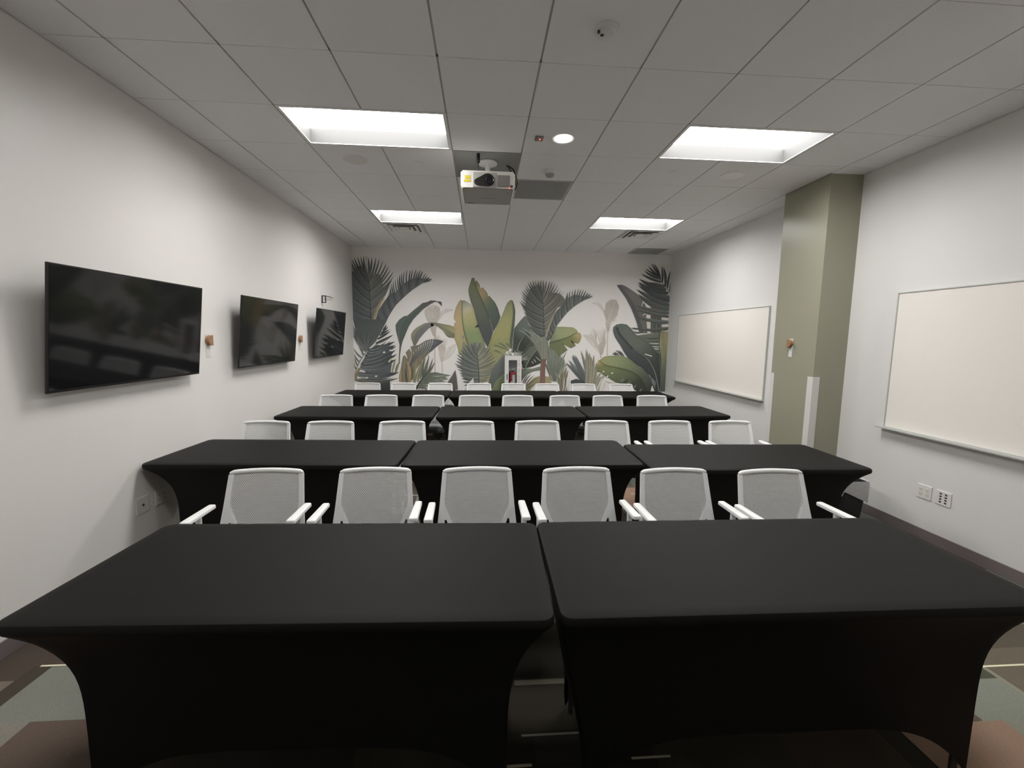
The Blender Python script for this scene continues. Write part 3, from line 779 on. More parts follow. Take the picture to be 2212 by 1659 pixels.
('L',[(-379,1350),(-413,1290),(-452,1306),(-473,1418),(-498,1504),(-541,1606),(-541,1612),(-532,1757),(-553,1842),(-540,1918),(-496,1917),(-555,1994),(-539,2112),(-505,2222),(-454,2316),(-416,2356)],[(-267,1461),(-336,1674),(-378,1886),(-393,2098),(-391,2266),(-393,2333)],[(60,1458),(25,1593),(-27,1695),(-70,1814),(-96,1899),(-140,2034),(-165,2161),(-225,2269),(-302,2318),(-361,2344)],[(0,(150,138,84),(118,130,88)),(0.3,(168,150,98),(126,138,88)),(0.5,(180,150,104),(158,156,96)),(0.65,(184,156,106),(176,164,108)),(0.78,(178,152,104),(192,178,146)),(0.9,(168,146,100),(160,160,138)),(1,(150,132,90),(118,124,108))],(40,0.035)),
('S',[(-267,1461),(-336,1674),(-378,1886),(-393,2098),(-391,2333)],26,12,(82,86,66)),
('P',[(-96,1899),(-160,1820),(-122,1835),(-66,1840)],(44,45,44),(44,45,44)),
('L',[(52,1354),(146,1579),(146,1594),(282,1879),(366,2050),(425,2212),(467,2306),(526,2362)],[(529,1437),(527,1598),(558,1857),(581,2113),(571,2266),(548,2363)],[(576,1437),(591,1685),(614,1900),(626,2148),(605,2266),(570,2357)],[(0,(126,128,78),(80,86,76)),(0.3,(152,146,84),(74,80,70)),(0.6,(156,152,92),(80,86,74)),(0.85,(140,140,92),(84,88,74)),(1,(118,118,80),(92,94,74))],(26,0.1)),
('P',[(99,1441),(52,1354),(36,1024),(55,779),(133,797),(254,1026),(357,1218),(460,1375),(546,1446),(328,1513)],(142,140,84),(136,126,88)),
('B',[(216,1494),(376,1461),(538,1376)],40,(96,102,70),(92,100,76)),
('B',[(319,1538),(415,1496),(512,1402)],40,(96,102,70),(92,100,76)),
('B',[(216,1386),(294,1385),(373,1331)],40,(96,102,70),(92,100,76)),
('B',[(449,1531),(489,1514),(528,1445)],40,(96,102,70),(92,100,76)),
('P',[(-387,1505),(-353,1659),(-404,1693),(-370,1574),(-284,1454),(-198,1541),(-18,1535),(69,1441),(52,1337),(27,1129),(-32,770),(-232,769),(-388,882),(-413,1125),(-404,1333)],(124,126,108),(96,99,92)),
('F',[(-67,761),(-72,954),(-90,1214),(-130,1508)],[(-353,690),(-405,838),(-499,1064),(-546,1142),(-521,1181),(-499,1267),(-499,1340),(-404,1436),(-353,1505),(-284,1540),(-216,1541),(-130,1576)],18,0.0,0.75,1,60,0.1,[(88,92,88),(104,108,100),(78,82,80),(116,118,106)]),
('F',[(-67,761),(-72,954),(-90,1214),(-130,1508)],[(64,779),(159,929),(288,1078),(261,1243),(226,1287),(217,1356),(146,1485),(60,1458),(-18,1543),(-78,1568)],16,0.0,0.8,1,60,-0.1,[(132,128,104),(118,120,102),(146,134,104),(104,106,94)]),
('S',[(-67,761),(-72,954),(-90,1214),(-130,1559)],20,7,(52,54,48)),
('P',[(193,1043),(322,1218),(408,1340),(461,1289),(464,957),(256,745),(161,604),(116,762)],(106,110,104),(74,78,74)),
('P',[(178,612),(238,754),(325,868),(429,948),(466,781),(468,605)],(112,124,84),(98,110,74)),
('S',[(345,613),(361,781),(430,904)],16,6,(64,70,56)),
('P',[(-586,907),(-525,1012),(-500,881),(-475,637),(-578,601),(-681,758)],(92,88,82),(82,74,68)),
('S',[(-561,601),(-543,776),(-530,1003)],10,4,(52,50,48)),
('P',[(-353,611),(-267,760),(-176,857),(-167,761),(-232,602)],(214,206,196),(170,172,166)),
('L',[(558,1359),(582,1567),(609,1826),(724,1973),(818,2074)],[(672,1360),(704,1517),(772,1673),(840,1743),(908,1873)],[(798,1064),(786,1309),(914,1519),(1034,1676),(1031,1831)],[(0,(56,60,54),(52,54,50)),(0.4,(58,62,56),(46,48,44)),(0.7,(88,96,86),(66,70,62)),(1,(96,104,94),(92,98,88))],(18,0.06)),
('P',[(781,1064),(785,1379),(913,1571),(1034,1641),(1160,1487),(1149,1172),(992,1092),(843,1052)],(70,76,66),(48,50,46)),
('L',[(838,1060),(797,1152),(812,1344),(915,1467),(1072,1521)],[(842,1060),(885,1170),(970,1311),(1073,1442)],[(843,1056),(992,1092),(1132,1155),(1137,1347),(1073,1442)],[(0,(60,64,58),(44,46,42)),(0.6,(84,88,76),(50,52,46)),(1,(96,98,86),(72,74,64))],(16,0.12)),
('S',[(838,1060),(885,1170),(970,1311),(1078,1442)],12,6,(150,152,138)),
('S',[(575,1377),(586,1567),(606,1826)],14,7,(156,156,144)),
('S',[(671,1386),(713,1534),(823,1725)],14,6,(146,148,136)),
('S',[(784,1413),(844,1509),(948,1589)],9,4,(44,46,42)),
('B',[(1131,1198),(1081,1242),(1032,1285)],26,(140,140,128),(140,140,128)),
('B',[(1043,1171),(1016,1215),(989,1232)],26,(140,140,128),(140,140,128)),
('B',[(991,1145),(972,1188),(955,1188)],26,(140,140,128),(140,140,128)),
('P',[(737,1038),(843,1049),(975,1048),(1133,1093),(1134,1023),(993,1000),(871,937),(802,862),(750,791)],(112,116,98),(92,98,86)),
('S',[(750,791),(802,862),(871,937),(993,1000),(1134,1023)],12,6,(50,52,46)),
('L',[(1300,1558),(1324,1636),(1433,1867),(1592,1869),(1768,1858),(1841,1807),(1860,1756)],[(1300,1553),(1475,1603),(1668,1666),(1789,1737),(1860,1756)],[(1303,1401),(1393,1314),(1483,1271),(1561,1342),(1667,1420),(1565,1543),(1727,1456),(1832,1511),(1739,1571),(1875,1547),(1909,1591),(1935,1687),(1904,1756),(1860,1757)],[(0,(104,110,82),(92,98,66)),(0.4,(138,144,98),(104,110,66)),(0.75,(148,150,100),(116,116,66)),(0.9,(146,146,96),(168,142,90)),(1,(130,132,88),(164,140,88))],(26,0.04)),
('S',[(1300,1553),(1475,1603),(1668,1666),(1789,1737),(1860,1756)],22,10,(62,68,54)),
('P',[(849,615),(857,721),(1005,863),(1128,908),(1139,758),(1033,740),(929,606)],(140,130,90),(132,124,82)),
('P',[(1216,900),(1314,891),(1362,759),(1219,758)],(150,140,96),(160,140,96)),
('B',[(803,765),(824,856),(897,929)],26,(84,74,62),(84,74,62)),
('B',[(830,756),(868,860),(959,947)],26,(84,74,62),(84,74,62)),
('B',[(857,721),(906,827),(1008,916)],26,(84,74,62),(84,74,62)),
('B',[(849,677),(948,783),(1102,873)],26,(84,74,62),(84,74,62)),
('B',[(858,632),(923,699),(1042,748)],26,(84,74,62),(84,74,62)),
('P',[(980,1776),(845,2032),(816,2202),(830,2406),(922,2602),(1067,2672),(1131,2530),(1170,2293),(1201,1641),(1139,1649)],(108,106,100),(74,77,74)),
('P',[(1168,2412),(1244,2498),(1331,2517),(1436,2468),(1492,2341),(1374,2126),(1292,1910),(1210,1641),(1183,1641),(1172,2208)],(112,106,96),(118,108,94)),
('F',[(1197,1641),(1188,1865),(1179,2080),(1161,2293),(1141,2505),(1133,2757)],[(980,1750),(836,2032),(787,2142),(744,2269),(691,2346),(729,2374),(745,2468),(738,2539),(793,2591),(813,2663),(853,2701),(911,2740),(979,2754),(1027,2759),(1074,2756),(1130,2759)],26,0.03,0.74,1,44,0.1,[(70,72,70),(92,93,88),(82,84,82),(104,102,96)]),
('P',[(1318,2491),(1391,2518),(1479,2502),(1550,2444),(1585,2402),(1581,2283),(1459,2238),(1388,2280)],(104,98,90),(94,90,84)),
('F',[(1197,1641),(1188,1865),(1179,2080),(1161,2293),(1141,2505),(1133,2757)],[(1260,1780),(1374,2126),(1459,2255),(1492,2341),(1549,2504),(1539,2554),(1493,2586),(1465,2650),(1403,2708),(1295,2748),(1226,2755),(1174,2758),(1130,2759)],22,0.03,0.74,1,40,-0.1,[(110,106,92),(96,96,90),(132,120,102),(84,85,80)]),
('S',[(1197,1641),(1188,1865),(1179,2080),(1161,2293),(1141,2505),(1131,2749)],16,6,(50,50,47)),
('P',[(1227,1650),(1259,1823),(1333,2022),(1443,2195),(1580,2317),(1647,2421),(1768,2491),(1962,2460),(2016,2419),(1809,2295),(1637,2147),(1509,1990),(1424,1868),(1333,1651),(1264,1581)],(106,107,102),(68,69,70)),
('F',[(1264,1581),(1333,1651),(1424,1868),(1509,1990),(1637,2147),(1809,2295),(1981,2401),(2139,2442)],[(1227,1676),(1292,1910),(1384,2109),(1486,2222),(1587,2385),(1631,2531),(1700,2575),(1756,2593),(1826,2607),(1874,2612),(1944,2598),(2020,2564),(2066,2518),(2124,2489),(2139,2442)],28,0.0,0.93,1,36,0.1,[(72,74,73),(94,96,93),(84,86,86),(110,110,104)]),
('B',[(1227,1650),(1282,1953),(1442,2229)],46,(150,132,112),(140,126,106)),
('S',[(1264,1581),(1333,1651),(1424,1868),(1509,1990),(1637,2147),(1809,2295),(1981,2401),(2139,2442)],10,4,(60,60,58)),
('P',[(910,1778),(981,1719),(1139,1660),(1209,1678),(1282,1558),(1268,1401),(1254,1217),(1148,1216),(1092,1364),(1002,1520),(938,1632)],(122,124,110),(112,104,92)),
('B',[(983,1554),(831,1768),(683,1797)],28,(104,108,98),(132,136,122)),
('B',[(1035,1590),(910,1787),(752,1828)],36,(104,108,98),(132,136,122)),
('B',[(1069,1642),(989,1745),(874,1821)],32,(104,108,98),(132,136,122)),
('B',[(1151,1521),(1086,1694),(971,1762)],32,(104,108,98),(132,136,122)),
('P',[(1139,1233),(1245,1234),(1230,1094),(1233,758),(1131,758),(1137,1093)],(104,76,66),(118,84,72)),
('S',[(1234,1138),(1275,1041),(1360,812)],30,14,(88,72,62)),
('S',[(1165,1242),(1166,1443),(1157,1634)],9,4,(142,144,126)),
('S',[(1209,1243),(1210,1444),(1201,1635)],9,4,(142,144,126)),
('S',[(1245,1243),(1245,1444),(1236,1635)],9,4,(142,144,126)),
('P',[(1265,1523),(1319,1454),(1400,1402),(1473,1315),(1599,1229),(1619,1141),(1492,919),(1368,874),(1303,980),(1265,1138)],(108,114,96),(98,104,92)),
('B',[(1396,803),(1345,1095),(1278,1540)],48,(118,124,108),(110,114,100)),
('B',[(1402,803),(1365,1095),(1328,1445)],48,(88,94,82),(110,114,100)),
('B',[(1407,803),(1384,1095),(1373,1437)],48,(130,134,116),(110,114,100)),
('B',[(1412,803),(1404,1095),(1426,1428)],48,(76,82,70),(110,114,100)),
('B',[(1418,803),(1423,1095),(1463,1350)],48,(118,124,108),(110,114,100)),
('B',[(1423,803),(1443,1095),(1509,1298)],48,(88,94,82),(110,114,100)),
('B',[(1428,803),(1462,1095),(1555,1412)],48,(130,134,116),(110,114,100)),
('B',[(1434,803),(1482,1096),(1570,1316)],48,(76,82,70),(110,114,100)),
('B',[(1439,803),(1501,1096),(1648,1396)],48,(118,124,108),(110,114,100)),
('B',[(1444,804),(1521,1096),(1617,1229)],48,(88,94,82),(110,114,100)),
('B',[(1450,804),(1541,1096),(1673,1141)],48,(130,134,116),(110,114,100)),
('B',[(1526,608),(1512,830),(1418,998)],44,(140,130,106),(140,130,106)),
('B',[(1546,608),(1528,831),(1464,963)],44,(112,104,86),(112,104,86)),
('B',[(1565,608),(1544,831),(1523,1096)],44,(126,122,104),(126,122,104)),
('B',[(1585,608),(1560,831),(1568,1052)],44,(100,88,74),(100,88,74)),
('B',[(1605,608),(1576,831),(1602,1141)],44,(140,130,106),(140,130,106)),
('B',[(1624,608),(1592,831),(1638,1123)],44,(112,104,86),(112,104,86)),
('B',[(1644,608),(1608,831),(1665,1106)],44,(126,122,104),(126,122,104)),
('B',[(1664,608),(1624,831),(1694,1035)],44,(100,88,74),(100,88,74)),
('B',[(1589,608),(1620,787),(1608,893)],24,(222,210,198),(222,210,198)),
('B',[(1642,608),(1673,787),(1662,893)],24,(222,210,198),(222,210,198)),
('B',[(1696,609),(1727,787),(1715,894)],24,(222,210,198),(222,210,198)),
('B',[(2024,762),(1817,1021),(1632,1172)],74,(80,86,90),(96,98,96)),
('B',[(2035,762),(1851,1045),(1689,1221)],74,(104,110,110),(96,98,96)),
('B',[(2046,762),(1862,1001),(1700,1133)],74,(66,72,76),(96,98,96)),
('B',[(2057,762),(1891,1085),(1749,1300)],74,(80,86,90),(96,98,96)),
('B',[(2068,762),(1905,1103),(1765,1335)],74,(104,110,110),(96,98,96)),
('B',[(2078,762),(1933,1099),(1810,1327)],74,(66,72,76),(96,98,96)),
('B',[(2089,762),(1962,1050),(1858,1231)],74,(80,86,90),(96,98,96)),
('B',[(2100,762),(2036,1144),(1923,1416)],66,(128,124,104),(112,108,94)),
('B',[(2111,762),(2057,1104),(1953,1337)],66,(142,134,108),(112,108,94)),
('B',[(2122,762),(2100,1162),(2029,1452)],66,(116,112,98),(112,108,94)),
('B',[(2132,762),(2118,1136),(2053,1400)],66,(156,146,118),(112,108,94)),
('B',[(2143,762),(2146,1125),(2099,1378)],66,(128,124,104),(112,108,94)),
('B',[(2154,762),(2173,1083),(2142,1295)],66,(142,134,108),(112,108,94)),
('B',[(2165,762),(2201,1096),(2186,1322)],66,(116,112,98),(112,108,94)),
('B',[(2176,762),(2240,1026),(2253,1181)],66,(156,146,118),(112,108,94)),
('P',[(1744,814),(1851,850),(2014,806),(2060,762),(1746,760)],(62,66,68),(62,66,68)),
('B',[(2059,610),(2067,922),(2032,1452)],70,(150,142,116),(128,122,104)),
('B',[(2099,610),(2107,923),(2097,1374)],70,(132,126,104),(128,122,104)),
('B',[(2140,610),(2148,923),(2146,1260)],70,(166,154,126),(128,122,104)),
('B',[(2181,610),(2188,923),(2197,1322)],70,(150,142,116),(128,122,104)),
('B',[(2222,610),(2229,923),(2262,1004)],70,(132,126,104),(128,122,104)),
('B',[(2262,610),(2269,924),(2362,986)],70,(166,154,126),(128,122,104)),
('B',[(2303,610),(2310,924),(2429,889)],70,(150,142,116),(128,122,104)),
('B',[(2267,601),(2316,745),(2383,915)],34,(226,214,203),(226,214,203)),
('B',[(2376,602),(2425,746),(2491,916)],34,(226,214,203),(226,214,203)),
('B',[(3708,2242),(3336,2253),(3022,2528)],130,(92,96,92),(62,64,64)),
('S',[(3708,2242),(3350,2319),(3022,2528)],6,2,(52,54,54)),
('B',[(3695,2320),(3329,2400),(2996,2613)],120,(86,90,88),(62,64,64)),
('S',[(3695,2320),(3336,2434),(2996,2613)],6,2,(52,54,54)),
('B',[(3690,2406),(3370,2487),(3019,2687)],120,(72,75,75),(62,64,64)),
('S',[(3690,2406),(3361,2517),(3019,2687)],6,2,(52,54,54)),
('B',[(3678,2467),(3322,2547),(3017,2738)],110,(92,96,92),(62,64,64)),
('S',[(3678,2467),(3334,2575),(3017,2738)],6,2,(52,54,54)),
('B',[(3637,2553),(3321,2564),(3025,2755)],80,(70,72,72),(62,64,64)),
('S',[(3637,2553),(3325,2609),(3025,2755)],6,2,(52,54,54)),
('B',[(3588,2612),(3317,2650),(3036,2811)],110,(76,76,76),(62,64,64)),
('S',[(3588,2612),(3314,2681),(3036,2811)],6,2,(52,54,54)),
('B',[(3567,2680),(3358,2719),(3177,2750)],70,(92,92,92),(62,64,64)),
('S',[(3567,2680),(3365,2717),(3177,2750)],6,2,(52,54,54)),
('B',[(3481,2765),(3264,2803),(3071,2914)],56,(72,73,73),(62,64,64)),
('S',[(3481,2765),(3270,2821),(3071,2914)],6,2,(52,54,54)),
('B',[(3442,2824),(3261,2871),(3135,2971)],48,(78,79,79),(62,64,64)),
('S',[(3442,2824),(3275,2884),(3135,2971)],6,2,(52,54,54)),
('B',[(3432,2858),(3285,2923),(3156,3009)],44,(74,75,75),(62,64,64)),
('S',[(3432,2858),(3289,2928),(3156,3009)],6,2,(52,54,54)),
('B',[(3422,2866),(3310,2957),(3207,3061)],44,(70,71,71),(62,64,64)),
('S',[(3422,2866),(3312,2961),(3207,3061)],6,2,(52,54,54)),
('B',[(3431,2875),(3362,2993),(3258,3113)],40,(72,73,73),(62,64,64)),
('S',[(3431,2875),(3353,2994),(3258,3113)],6,2,(52,54,54)),
('B',[(3462,2798),(3434,2986),(3302,3114)],44,(74,75,75),(62,64,64)),
('S',[(3462,2798),(3408,2971),(3302,3114)],6,2,(52,54,54)),
('B',[(3500,2756),(3518,2919),(3470,3072)],44,(70,71,71),(62,64,64)),
('S',[(3500,2756),(3501,2917),(3470,3072)],6,2,(52,54,54)),
('B',[(3567,2680),(3583,2878),(3506,3060)],56,(72,73,73),(62,64,64)),
('S',[(3567,2680),(3560,2874),(3506,3060)],6,2,(52,54,54)),
('B',[(3614,2647),(3613,2819),(3658,2982)],44,(76,77,77),(62,64,64)),
('S',[(3614,2647),(3625,2817),(3658,2982)],6,2,(52,54,54)),
('B',[(3662,2588),(3673,2726),(3695,2889)],40,(82,83,83),(62,64,64)),
('S',[(3662,2588),(3676,2732),(3695,2889)],6,2,(52,54,54)),
('S',[(3692,2528),(3586,2664),(3500,2756),(3432,2858),(3382,2942)],14,6,(56,57,57)),
('P',[(3298,2296),(3379,2297),(3509,2230),(3547,1784),(3315,1781)],(82,78,72),(70,70,68)),
('B',[(3342,1773),(3347,2036),(3316,2296)],36,(104,104,100),(60,58,56)),
('B',[(3424,1774),(3429,2037),(3397,2297)],36,(104,104,100),(60,58,56)),
('B',[(3515,1775),(3520,2038),(3488,2299)],36,(104,104,100),(60,58,56)),
('L',[(3089,1769),(3035,1952),(2964,2125),(2886,2280),(2789,2442),(2676,2586),(2597,2687)],[(3170,1770),(3097,1988),(3015,2204),(2917,2376),(2813,2511),(2701,2629),(2597,2687)],[(3252,1771),(3214,2077),(3210,2260),(3153,2362),(3110,2275),(3133,2405),(3084,2456),(3000,2532),(2880,2607),(2780,2665),(2698,2696),(2597,2688)],[(0,(74,74,76),(96,92,84)),(0.4,(76,75,78),(98,92,86)),(0.75,(84,82,86),(112,106,102)),(1,(76,74,78),(82,80,82))],(30,0.28)),
('S',[(3110,2271),(3125,2336),(3146,2371)],12,22,(225,214,205)),
('S',[(3145,2102),(3162,2129),(3197,2146)],12,22,(225,214,205)),
('B',[(3713,2163),(3385,2184),(2956,2307)],80,(96,98,92),(72,74,72)),
('S',[(3713,2163),(3360,2189),(2956,2307)],8,4,(48,49,47)),
('B',[(3717,2093),(3388,2132),(2969,2221)],84,(92,94,88),(72,74,72)),
('S',[(3717,2093),(3366,2124),(2969,2221)],8,4,(48,49,47)),
('B',[(3713,1988),(3396,1966),(2993,2091)],90,(100,102,96),(72,74,72)),
('S',[(3713,1988),(3375,1982),(2993,2091)],8,4,(48,49,47)),
('B',[(3720,1874),(3404,1817),(3076,1839)],80,(84,86,78),(72,74,72)),
('S',[(3720,1874),(3402,1816),(3076,1839)],8,4,(48,49,47)),
('B',[(3085,1848),(2994,1856),(2922,1864)],26,(66,68,66),(72,74,72)),
('S',[(3085,1848),(3000,1835),(2922,1864)],8,4,(48,49,47)),
('B',[(3098,1770),(3025,1777),(2961,1798)],26,(66,68,66),(72,74,72)),
('S',[(3098,1770),(3028,1760),(2961,1798)],8,4,(48,49,47)),
('S',[(3275,2122),(3278,2061)],46,46,(224,214,205)),
('S',[(3282,1991),(3293,1851)],36,26,(224,214,205)),
('P',[(3536,2075),(3709,2071),(3711,2036),(3538,2034)],(222,213,204),(222,213,204)),
('P',[(3543,1935),(3716,1931),(3718,1896),(3545,1894)],(222,213,204),(222,213,204)),
('P',[(3028,1718),(3226,1746),(3514,1790),(3520,1334),(3385,1475),(3261,1588),(3139,1666)],(98,102,86),(88,92,80)),
('B',[(3499,1559),(3417,1562),(3280,1571)],34,(170,172,156),(170,172,156)),
('B',[(3502,1497),(3420,1500),(3346,1510)],34,(170,172,156),(170,172,156)),
('B',[(3505,1453),(3422,1455),(3394,1466)],34,(170,172,156),(170,172,156)),
('B',[(3493,1670),(3321,1651),(3184,1667)],26,(62,66,56),(62,66,56)),
('B',[(3497,1600),(3325,1580),(3260,1597)],26,(62,66,56),(62,66,56)),
('B',[(3500,1533),(3328,1514),(3332,1532)],26,(62,66,56),(62,66,56)),
('P',[(3463,1369),(3701,1371),(3706,606),(3364,605),(3357,930)],(62,66,62),(52,55,52)),
('L',[(3548,615),(3456,795),(3338,939),(3166,1081),(2979,1196),(2865,1301),(2789,1398),(2720,1521),(2654,1608),(2596,1695),(2556,1808),(2564,1878),(2627,1931)],[(3557,615),(3467,930),(3375,1127),(3267,1269),(3135,1366),(2967,1453),(2826,1592),(2684,1748),(2630,1870),(2641,1927)],[(3571,705),(3543,1155),(3501,1351),(3385,1475),(3279,1580),(3138,1679),(3009,1744),(2923,1848),(2829,1929),(2721,1945),(2641,1931)],[(0,(52,54,54),(46,48,46)),(0.35,(58,61,62),(60,64,60)),(0.6,(66,70,70),(92,97,86)),(0.8,(72,77,76),(88,94,86)),(1,(80,86,82),(84,92,86))],(22,0.04)),
('S',[(3267,1269),(3135,1366),(2967,1453),(2826,1592),(2684,1748),(2634,1870)],36,50,(52,55,57)),
('S',[(3549,605),(3467,930),(3375,1127),(3267,1269),(3135,1366),(2972,1448)],22,10,(122,124,122)),
('S',[(3222,1353),(3370,1310)],22,22,(235,228,220)),
('L',[(3594,615),(3561,1155),(3538,1512),(3522,1732),(3535,1825)],[(3650,615),(3621,1156),(3593,1512),(3577,1733),(3562,1837)],[(3687,606),(3691,977),(3690,1335),(3684,1690),(3682,1801),(3623,1800),(3567,1837)],[(0,(70,76,66),(66,72,64)),(0.35,(96,102,84),(92,98,80)),(0.6,(134,130,84),(128,124,84)),(0.85,(140,134,86),(148,136,96)),(1,(132,126,90),(140,130,92))],(14,0.04)),
('S',[(3592,578),(3580,976),(3543,1334),(3511,1511),(3501,1785)],16,22,(70,74,70)),
('S',[(3578,578),(3571,976),(3566,1245)],8,4,(140,142,138)),
('S',[(3575,886),(3522,1289),(3506,1511)],8,4,(120,122,118)),
('L',[(3107,595),(3002,685),(2816,738),(2650,791),(2502,871),(2372,949),(2360,994),(2263,993),(2244,1137),(2282,1194)],[(3327,605),(3178,839),(3063,946),(2895,1026),(2712,1069),(2529,1103),(2392,1147),(2291,1217)],[(3373,605),(3375,840),(3309,966),(3167,1063),(3026,1169),(2894,1273),(2793,1301),(2656,1317),(2485,1311),(2378,1286),(2324,1239),(2300,1217)],[(0,(48,50,45),(50,54,48)),(0.2,(58,62,52),(70,76,64)),(0.4,(86,94,66),(98,106,80)),(0.7,(104,112,68),(130,138,92)),(0.88,(110,114,68),(142,144,92)),(0.95,(166,134,86),(138,140,90)),(1,(160,128,82),(128,126,80))],(30,0.1)),
('S',[(3327,605),(3178,839),(3063,946),(2895,1026),(2712,1069),(2529,1103),(2392,1147),(2286,1221)],24,10,(56,62,48)),
('B',[(2759,801),(2812,855),(2864,909)],34,(134,136,124),(60,64,54)),
('B',[(2824,769),(2873,823),(2920,870)],34,(48,50,44),(60,64,54)),
('B',[(2890,737),(2935,791),(2977,831)],34,(134,136,124),(60,64,54)),
('B',[(2955,705),(2997,759),(3033,791)],34,(48,50,44),(60,64,54)),
('B',[(3021,672),(3058,727),(3090,752)],34,(134,136,124),(60,64,54)),
('B',[(3086,640),(3120,694),(3147,713)],34,(48,50,44),(60,64,54)),
('B',[(3152,608),(3183,662),(3204,673)],34,(134,136,124),(60,64,54)),
('P',[(2366,989),(2393,1014),(2418,1013),(2399,984)],(232,226,218),(232,226,218)),
('P',[(2544,959),(2570,984),(2596,983),(2577,954)],(232,226,218),(232,226,218)),
('P',[(2451,892),(2478,917),(2503,915),(2484,886)],(232,226,218),(232,226,218)),
('P',[(2448,862),(2502,871),(2577,818),(2651,773),(2505,782),(2440,835)],(228,222,214),(228,222,214)),
('B',[(2647,1326),(2610,1355),(2556,1356)],24,(58,54,52),(58,54,52)),
('B',[(2701,1322),(2650,1367),(2582,1383)],24,(58,54,52),(58,54,52)),
('B',[(2756,1314),(2699,1385),(2625,1427)],24,(58,54,52),(58,54,52)),
('B',[(2797,1305),(2747,1378),(2679,1423)],24,(58,54,52),(58,54,52)),
('P',[(3359,894),(3416,858),(3474,795),(3463,651),(3392,777)],(112,114,114),(104,106,106)),
('P',[(3373,600),(3395,727),(3456,614)],(226,220,212),(226,220,212)),
('B',[(586,1194),(507,1289),(427,1366)],40,(112,114,100),(138,140,124)),
('B',[(597,1194),(538,1302),(479,1393)],40,(112,114,100),(138,140,124)),
('B',[(607,1194),(565,1300),(523,1389)],40,(112,114,100),(138,140,124)),
('B',[(618,1194),(625,1312),(632,1412)],40,(112,114,100),(138,140,124)),
('B',[(628,1194),(667,1308),(706,1404)],40,(112,114,100),(138,140,124)),
('B',[(639,1194),(690,1302),(741,1391)],40,(112,114,100),(138,140,124)),
('B',[(649,1194),(717,1300),(785,1387)],40,(112,114,100),(138,140,124)),
('B',[(660,1195),(740,1272),(821,1331)],40,(112,114,100),(138,140,124)),
('B',[(670,1195),(776,1248),(883,1284)],40,(112,114,100),(138,140,124)),
('B',[(681,1195),(791,1226),(901,1240)],40,(112,114,100),(138,140,124))
]
mu = MB()
_layer = [0]
def _y():
    _layer[0] += 1
    return -0.0008 - 0.00002 * _layer[0]
def pig(c, k=1.0):
    """print colour as seen on white paper -> reflectance"""
    w = srgb(226, 216, 206)
    r = srgb(*[max(0, min(255, v * k)) for v in c])
    g = [min(1.0, r[i] / w[i]) ** .84 for i in range(3)]
    y = .3 * g[0] + .6 * g[1] + .1 * g[2]
    g = [v + (y - v) * .16 for v in g]
    return (g[0] * .93, g[1] * .905, g[2] * .835, 1)
def V2(p): return Vector((p[0] / 1000.0, p[1] / 1000.0))
def clampx(p): return (min(max(p[0], XL + .004), XRB - .004), p[1])
def resample(pts, n):
    pts = [V2(p) if not isinstance(p, Vector) else p for p in pts]
    L = [0]
    for a, b in zip(pts, pts[1:]): L.append(L[-1] + (b - a).length)
    out = []
    k = 0
    for i in range(n):
        d = L[-1] * i / (n - 1)
        while k < len(L) - 2 and L[k + 1] < d: k += 1
        s = L[k + 1] - L[k]
        t = 0 if s == 0 else (d - L[k]) / s
        out.append(pts[k].lerp(pts[k + 1], t))
    return out
def smooth_line(pts, n):
    pts = [V2(p) if not isinstance(p, Vector) else p for p in pts]
    if len(pts) < 3: return resample(pts, n)
    P = [pts[0] * 2 - pts[1]] + pts + [pts[-1] * 2 - pts[-2]]
    fine = []
    for i in range(1, len(P) - 2):
        for k in range(6):
            t = k / 6
            a, b, c, d = P[i - 1], P[i], P[i + 1], P[i + 2]
            fine.append(.5 * ((2 * b) + (c - a) * t + (2 * a - 5 * b + 4 * c - d) * t * t + (3 * b - a - 3 * c + d) * t ** 3))
    fine.append(pts[-1])
    return resample(fine, n)
def at(pl, t):
    x = max(0, min(1, t)) * (len(pl) - 1)
    i = min(int(x), len(pl) - 2)
    return pl[i].lerp(pl[i + 1], x - i)
def put(pts, faces, cols):
    y = _y()
    mu.add([(clampx(p)[0], y, p[1]) for p in pts], faces, cols)
def strip(A, B, cA, cB):
    n = len(A)
    put([p for p in A] + [p for p in B], [(i, i + 1, n + i + 1, n + i) for i in range(n - 1)], list(cA) + list(cB))
def mixc(a, b, t): return tuple(a[k] + (b[k] - a[k]) * t for k in range(3))
def blade(p0, p1, p2, wd, c0, c1, taper=1.0):
    A, B, ca, cb = [], [], [], []
    n = 9
    for i in range(n):
        t = i / (n - 1)
        p = p0 * (1 - t) ** 2 + p1 * 2 * t * (1 - t) + p2 * t * t
        d = (p1 - p0) * (1 - t) + (p2 - p1) * t
        if d.length < 1e-6: d = p2 - p0
        d.normalize()
        q = Vector((-d.y, d.x))
        h = wd * .5 * (math.sin(math.pi * min(1, t * .80 + .20)) ** .75 if t < 1 else 0.0)
        A.append(p + q * h); B.append(p - q * h)
        c = mixc(c0, c1, t)
        ca.append(pig(c, .84)); cb.append(pig(c, 1.17))
    strip(A, B, ca, cb)
S = 1.0 / 10.37 * 0.00897      # drawing unit of the sketched widths in metres
random.seed(3)
